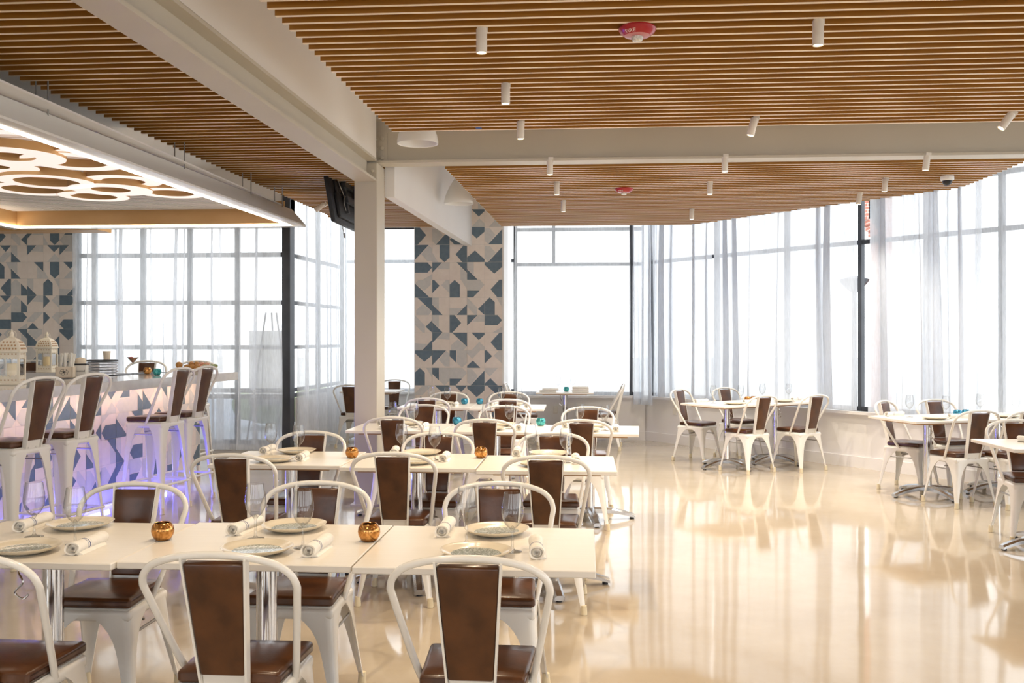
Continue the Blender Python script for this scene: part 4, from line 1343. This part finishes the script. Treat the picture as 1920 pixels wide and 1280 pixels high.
def bar_pt(px, py): return at(px, py, CZ)
q = bar_pt(123, 709); q = at(123, 708, CZ)
t = thing('straw_caddy', 'cream caddy box with a flower drawing, packed with white straws', 'caddy', q, .28)
bm = bmesh.new()
for lo, hi in (((-.075, -.06, 0), (.075, .06, .008)), ((-.075, -.06, 0), (.075, -.052, .105)), ((-.075, .052, 0), (.075, .06, .105)), ((-.075, -.06, 0), (-.067, .06, .105)), ((.067, -.06, 0), (.075, .06, .105)), ((-.004, -.055, 0), (.004, .055, .10))): add_box(bm, lo, hi)
obj('box', bm, 'box_cream', t, smooth=False)
bm = bmesh.new()
for k in range(6):
    a = k * PI / 3 + .2
    c = Vector((.026 * math.cos(a), -.0612, .055 + .020 * math.sin(a)))
    add_tube(bm, [c + Vector((.014 * math.cos(b), 0, .011 * math.sin(b))) for b in [i * 2 * PI / 10 for i in range(11)]], .0012, 4)
add_box(bm, (-.008, -.062, .048), (.006, -.0605, .062))
obj('drawing', bm, 'ink', t)
rnd = random.Random(5)
for k in range(24):
    x, y = rnd.uniform(-.055, .055), rnd.uniform(-.04, .04)
    bm = bmesh.new(); add_tube(bm, [(x, y, .011), (x * 1.1 + rnd.uniform(-.01, .04), y * 1.1 + rnd.uniform(-.01, .01), rnd.uniform(.215, .235))], .0075, 6)
    o = obj('drinking_straw', bm, 'paper'); o.matrix_world = Matrix.Translation(q) @ Matrix.Rotation(.28, 4, 'Z')
    tag(o, 'white paper straw standing in the flower caddy', 'straw', 'white straws in the caddy')
q2 = at(149, 706.5, CZ)
t = thing('menu_box', 'white box with dark lettering and black lid beside the straw caddy', 'box', q2, .3)
bm = bmesh.new(); add_rbox(bm, (-.07, -.06, 0), (.07, .06, .115), .003, 1); obj('carton', bm, 'paper', t, smooth=False)
bm = bmesh.new(); add_rbox(bm, (-.075, -.065, .115), (.075, .065, .128), .003, 1); obj('lid', bm, 'black', t, smooth=False)
for i, (tx, w) in enumerate((('The', .05), ('Marinated', .1), ('Bar', .05))):
    lettering(tx, .030, 'ink', t, (-.062, -.0606, .082 - i * .032), (PI / 2, 0, 0))
bm = bmesh.new(); add_lathe(bm, [(.05, 0), (.052, .03), (.04, .05), (.01, .06)], 16, close_top=True, close_bot=True); o = obj('bread_roll', bm, 'box_cream'); o.location = q2 + Vector((0.01, 0.0, .129)); tag(o, 'small round beige roll sitting on the black box lid', 'bread')

q3 = at(192, 703.5, CZ)
t = thing('glass_rimmer', 'round silver banded stack with a black lid on the bar', 'bar caddy', q3)
for k in range(5):
    bm = bmesh.new(); add_lathe(bm, [(.135, .004 + k * .027), (.142, .008 + k * .027), (.142, .022 + k * .027), (.136, .027 + k * .027)], 36, close_bot=True, close_top=True); obj('band', bm, 'silver', t)
bm = bmesh.new(); add_lathe(bm, [(.146, .140), (.148, .146), (.146, .154), (.13, .156)], 36, close_bot=True, close_top=True); obj('lid', bm, 'black', t)
bm = bmesh.new(); add_lathe(bm, [(.030, 0), (.038, .085), (.036, .085), (.028, .004)], 22, close_bot=True, close_top=True); o = obj('paper_cup', bm, 'box_cream'); o.location = q3 + Vector((.03, .03, .1565)); tag(o, 'beige cup standing on the black lid of the silver stack', 'cup')

q = bar_pt(249, 701.5)
t = thing('martini_glass', 'martini glass of orange cocktail on the bar', 'cocktail glass', q)
bm = bmesh.new(); add_lathe(bm, [(.036, 0), (.036, .002), (.008, .006), (.004, .015), (.0035, .11), (.006, .116), (.058, .178)], 28, close_bot=True); add_lathe(bm, [(.057, .178), (.004, .118)], 28); obj('bowl', bm, 'glass', t, angle=60)
bm = bmesh.new(); add_lathe(bm, [(.003, .119), (.050, .171), (.002, .1712)], 28); obj('drink', bm, 'cocktail', t)
bm = bmesh.new(); add_rbox(bm, (-.045, -.012, .170), (.0, .010, .180), .003, 1); add_tube(bm, [(-.02, 0, .17), (-.015, 0, .205)], .0015, 6); obj('garnish', bm, 'straw_red', t)
VC.place('copper votive on the bar beside the teal one', bar_pt(276.5, 701), 1, 'copper glass votives')
VT.place('teal votive on the bar beside the copper one', bar_pt(294.5, 703), 1, 'teal glass votives')

q = bar_pt(366, 702.5)
bm = bmesh.new(); add_lathe(bm, [(.10, 0), (.14, .004), (.20, .016), (.235, .024), (.232, .027), (.19, .019), (.10, .010)], 36, close_bot=True, close_top=True)
add_lathe(bm, [(.085, -.035), (.07, 0)], 36, close_bot=True)
o = obj('platter', bm, 'porcelain', angle=60); q = q + Vector((0, 0, .036)); o.location = q; tag(o, 'white platter of food at the bar corner', 'platter')
foods = []
rnd = random.Random(9)
def blob(bm, c, r, rr):
    t = bmesh.new(); bmesh.ops.create_icosphere(t, subdivisions=2, radius=1.0)
    ph = rr.uniform(0, 6)
    def shp(co): 
        k = 1 + .14 * math.sin(5 * co.x + ph) * math.cos(4 * co.y + 2 * ph)
        return Vector((co.x * r[0] * k, co.y * r[1] * k, co.z * r[2]))
    merge(bm, t, 0, Matrix.Translation(c) @ Matrix.Rotation(rr.uniform(0, 3), 4, 'Z'), shp)
def food(name, lab, cat, mt_, grp, x, y, z, r):
    bm = bmesh.new(); blob(bm, (0, 0, r[2]), r, rnd); o = obj(name, bm, mt_); o.location = q + Vector((x, y, z)); tag(o, lab, cat, grp)
food('fried_bite', 'single brown fried ball at the near rim of the food platter', 'food', 'crust', None, -.155, -.03, .030, (.036, .034, .034))
for k in range(5): food('fried_bite', 'golden fried piece heaped in the middle of the bar platter', 'food', 'crust', 'fried pieces on the platter', -.06 + .026 * k, -.06 + .05 * (k % 2), .022 + .026 * (k % 2), (.034, .028, .026))
for k in range(6): food('ham_slice', 'pink slice fanned along the back of the bar platter', 'food', 'pink_food', 'pink slices on the platter', -.01 + .026 * k, .05 - .05 * (k % 2), .024 + .014 * (k % 3), (.042, .030, .020))
for k in range(4): food('salad_leaf', 'green salad leaf at the window end of the bar platter', 'food', 'greens', 'salad leaves on the platter', .115 + .022 * k, -.03 + .03 * k, .030, (.030, .026, .022))

# ------------------------------------------------------------------ curtains
def curtain(name, label, p0, p1, z0, z1, folds, amp, over, mt_, seed, off=0.0, grp='white sheer window curtains', gather=None):
    rnd = random.Random(seed)
    p0, p1 = Vector(p0), Vector(p1)
    d = p1 - p0; L = d.length; d.normalize(); n = Vector((-d.y, d.x, 0))
    ph = [rnd.uniform(0, 2 * PI) for _ in range(6)]
    nu = int(folds * 26) + 1
    nz = 10
    bm = bmesh.new()
    rows = []
    for j in range(nz + 1):
        f = j / nz
        z = z0 + (z1 - z0) * f
        row = []
        for i in range(nu):
            s = i / (nu - 1)
            w = s
            if gather: w = gather(s)
            th = 2 * PI * folds * s + ph[0] + .8 * math.sin(2 * PI * s * 2.3 + ph[1]) + .25 * math.sin(3 * f + ph[2])
            a = amp * (.65 + .45 * math.sin(2 * PI * s * 1.7 + ph[3])) * (1.15 - .45 * f)
            x = L * w + over * (.75 + .6 * math.sin(2 * PI * s * 1.3 + ph[4])) * math.sin(2 * th + .4) * (L / folds) * (1.1 - .3 * f) + .012 * math.sin(4 * f + ph[4] + 9 * s)
            y = a * math.sin(th)
            q = p0 + d * x - n * (y + off)
            row.append(bm.verts.new((q.x, q.y, z)))
        rows.append(row)
    for a, b in zip(rows, rows[1:]):
        for i in range(nu - 1): bm.faces.new((a[i], a[i + 1], b[i + 1], b[i]))
    o = obj(name, bm, mt_, angle=80)
    return tag(o, label, 'curtain', grp)

# entrance glass wall (three widths), jog and side
gy = GY - .16
curtain('curtain', 'sheer curtain over the entrance glass nearest the tiled bar wall', (GX0 + .22, gy, 0), (GX0 + 1.12, gy, 0), .03, 2.97, 3.5, .05, .17, 'sheer_left', 1)
curtain('curtain', 'sheer curtain over the middle of the entrance glass behind the bar', (GX0 + 1.10, gy - .01, 0), (GX0 + 2.05, gy - .01, 0), .03, 2.97, 3.5, .05, .17, 'sheer_left', 2)
curtain('curtain', 'sheer curtain over the entrance glass beside the dark corner post', (GX0 + 2.03, gy, 0), (GX1 - .03, gy, 0), .03, 2.97, 2.5, .05, .16, 'sheer_left', 3)
curtain('curtain', 'bright sheer curtain in the slot beside the tiled bar wall', (GX0 + .02, GY - .10, 0), (GX0 + .21, GY - .10, 0), .03, 2.97, 2, .02, .1, 'sheer_thin', 4)
curtain('curtain', 'closely gathered sheer curtain between the dark corner post and the column', (GX1 + .20, GY - .10, 0), (-3.40, LBY - .2, 0), .03, 3.5, 7, .06, .14, 'sheer_left', 5)
curtain('curtain', 'thin flat curtain in the window between column and pilaster', (-3.3, LBY - .14, 0), (PX0 - .02, LBY - .14, 0), SILL + .01, 3.2, 4, .02, .04, 'sheer_thin', 6)
curtain('curtain', 'thin flat curtain across the back window above the napkin table', (-1.02, BY - .10, 0), (.67, BY - .10, 0), SILL + .01, 3.5, 7, .022, .05, 'sheer_thin', 7)
def dp(a, off=.10): 
    v = D0 + DU * a + DN * off
    return (v.x, v.y, 0)
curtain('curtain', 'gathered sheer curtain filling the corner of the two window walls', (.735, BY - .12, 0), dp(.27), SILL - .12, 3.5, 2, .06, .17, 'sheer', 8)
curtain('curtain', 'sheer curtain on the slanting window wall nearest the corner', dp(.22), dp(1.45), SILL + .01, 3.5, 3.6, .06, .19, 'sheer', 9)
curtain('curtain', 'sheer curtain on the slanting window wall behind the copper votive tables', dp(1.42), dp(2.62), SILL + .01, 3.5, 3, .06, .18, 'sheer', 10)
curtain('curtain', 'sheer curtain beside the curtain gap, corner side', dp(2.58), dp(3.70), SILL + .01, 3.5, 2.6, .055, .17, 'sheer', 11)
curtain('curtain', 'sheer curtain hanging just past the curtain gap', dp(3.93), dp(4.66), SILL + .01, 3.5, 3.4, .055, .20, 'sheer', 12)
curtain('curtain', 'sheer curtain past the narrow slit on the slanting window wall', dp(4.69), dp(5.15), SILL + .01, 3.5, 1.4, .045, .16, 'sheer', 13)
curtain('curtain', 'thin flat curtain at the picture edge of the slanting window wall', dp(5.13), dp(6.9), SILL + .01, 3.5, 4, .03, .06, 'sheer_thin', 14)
bm = bmesh.new(); add_tube(bm, [(-3.3, LBY - .14, 3.22), (PX0 - .02, LBY - .14, 3.22)], .018, 8)
tag(obj('curtain_rod', bm, 'black'), 'black curtain rod in the window between column and pilaster', 'curtain rod')

# sockets on the low walls
def socket(c, n, lab):
    t = thing('wall_socket', lab, 'wall socket', c, math.atan2(-n[0], n[1]) , 'wall sockets under the windows')
    bm = bmesh.new(); add_rbox(bm, (-.036, 0, -.058), (.036, .006, .058), .002, 1); obj('plate', bm, 'socket', t, smooth=False)
    bm = bmesh.new(); add_rbox(bm, (-.017, .006, -.035), (.017, .009, .035), .002, 1); obj('outlet', bm, 'paper', t, smooth=False)
v = D0 + DU * 0.62 + DN * .001
socket((v.x, v.y, .47), (DN.x, DN.y), 'wall socket on the slanting wall beside the first window chair')
socket((-.42 + .0, BY - .001, .44), (0, -1), 'wall socket under the back window, pilaster side of the table leg')
socket((.42, BY - .001, .44), (0, -1), 'wall socket under the back window, corner side of the table leg')

# ------------------------------------------------------------------ outside
bm = bmesh.new(); add_box(bm, (-60, -60, -.30), (60, 80, -.10)); struct('ground', bm, 'asphalt')
bm = bmesh.new(); add_box(bm, (5.06, 17.0, -.1), (5.30, 17.4, 5.2))
for i in range(6): add_box(bm, (4.86 + .05 * i, 17.0, 3.02 + .09 * (6 - i) if i < 5 else 3.0), (5.08, 17.4, 5.2))
o = obj('brick_pillar', bm, 'brick', smooth=False); tag(o, 'red brick pillar outside, glimpsed through the curtain gap', 'brick pillar')
t = thing('street_lamp', 'dark street lamp outside the curtain gap', 'street lamp', (4.66, 17.0, -.1))
bm = bmesh.new(); add_tube(bm, [(0, 0, 0), (0, 0, 2.45)], [.055, .035], 10); obj('post', bm, 'dark_metal', t)
bm = bmesh.new(); add_lathe(bm, [(.03, 2.38), (.14, 2.46), (.24, 2.58), (.25, 2.62), (.05, 2.68)], 20, close_top=True, close_bot=True); obj('lamp_head', bm, 'dark_metal', t)
t = thing('easel_sign', 'pale sign board on an easel outside the entrance glass', 'sign', (-4.85, 14.6, -.1), .1)
bm = bmesh.new(); add_rbox(bm, (-.34, -.02, .55), (.34, .02, 1.72), .01, 1); obj('board', bm, 'grey_tile', t, smooth=False)
for sx in (-1, 1):
    bm = bmesh.new(); add_tube(bm, [(sx * .36, -.06, 0), (sx * .08, 0, 2.0)], .015, 6); obj('leg', bm, 'dark_metal', t)
bm = bmesh.new(); add_tube(bm, [(0, .6, 0), (0, .03, 2.0)], .015, 6); obj('leg', bm, 'dark_metal', t)
bm = bmesh.new()
rr = random.Random(3)
for i in range(14): blob(bm, (rr.uniform(-1, 1) * .8, rr.uniform(-.4, .4), rr.uniform(.2, .5)), (.35, .3, .3), rr)
o = obj('shrub', bm, 'shrub'); o.location = (-5.1, 16.8, -.1)
tag(o, 'low pale green shrub outside behind the easel sign', 'shrub')
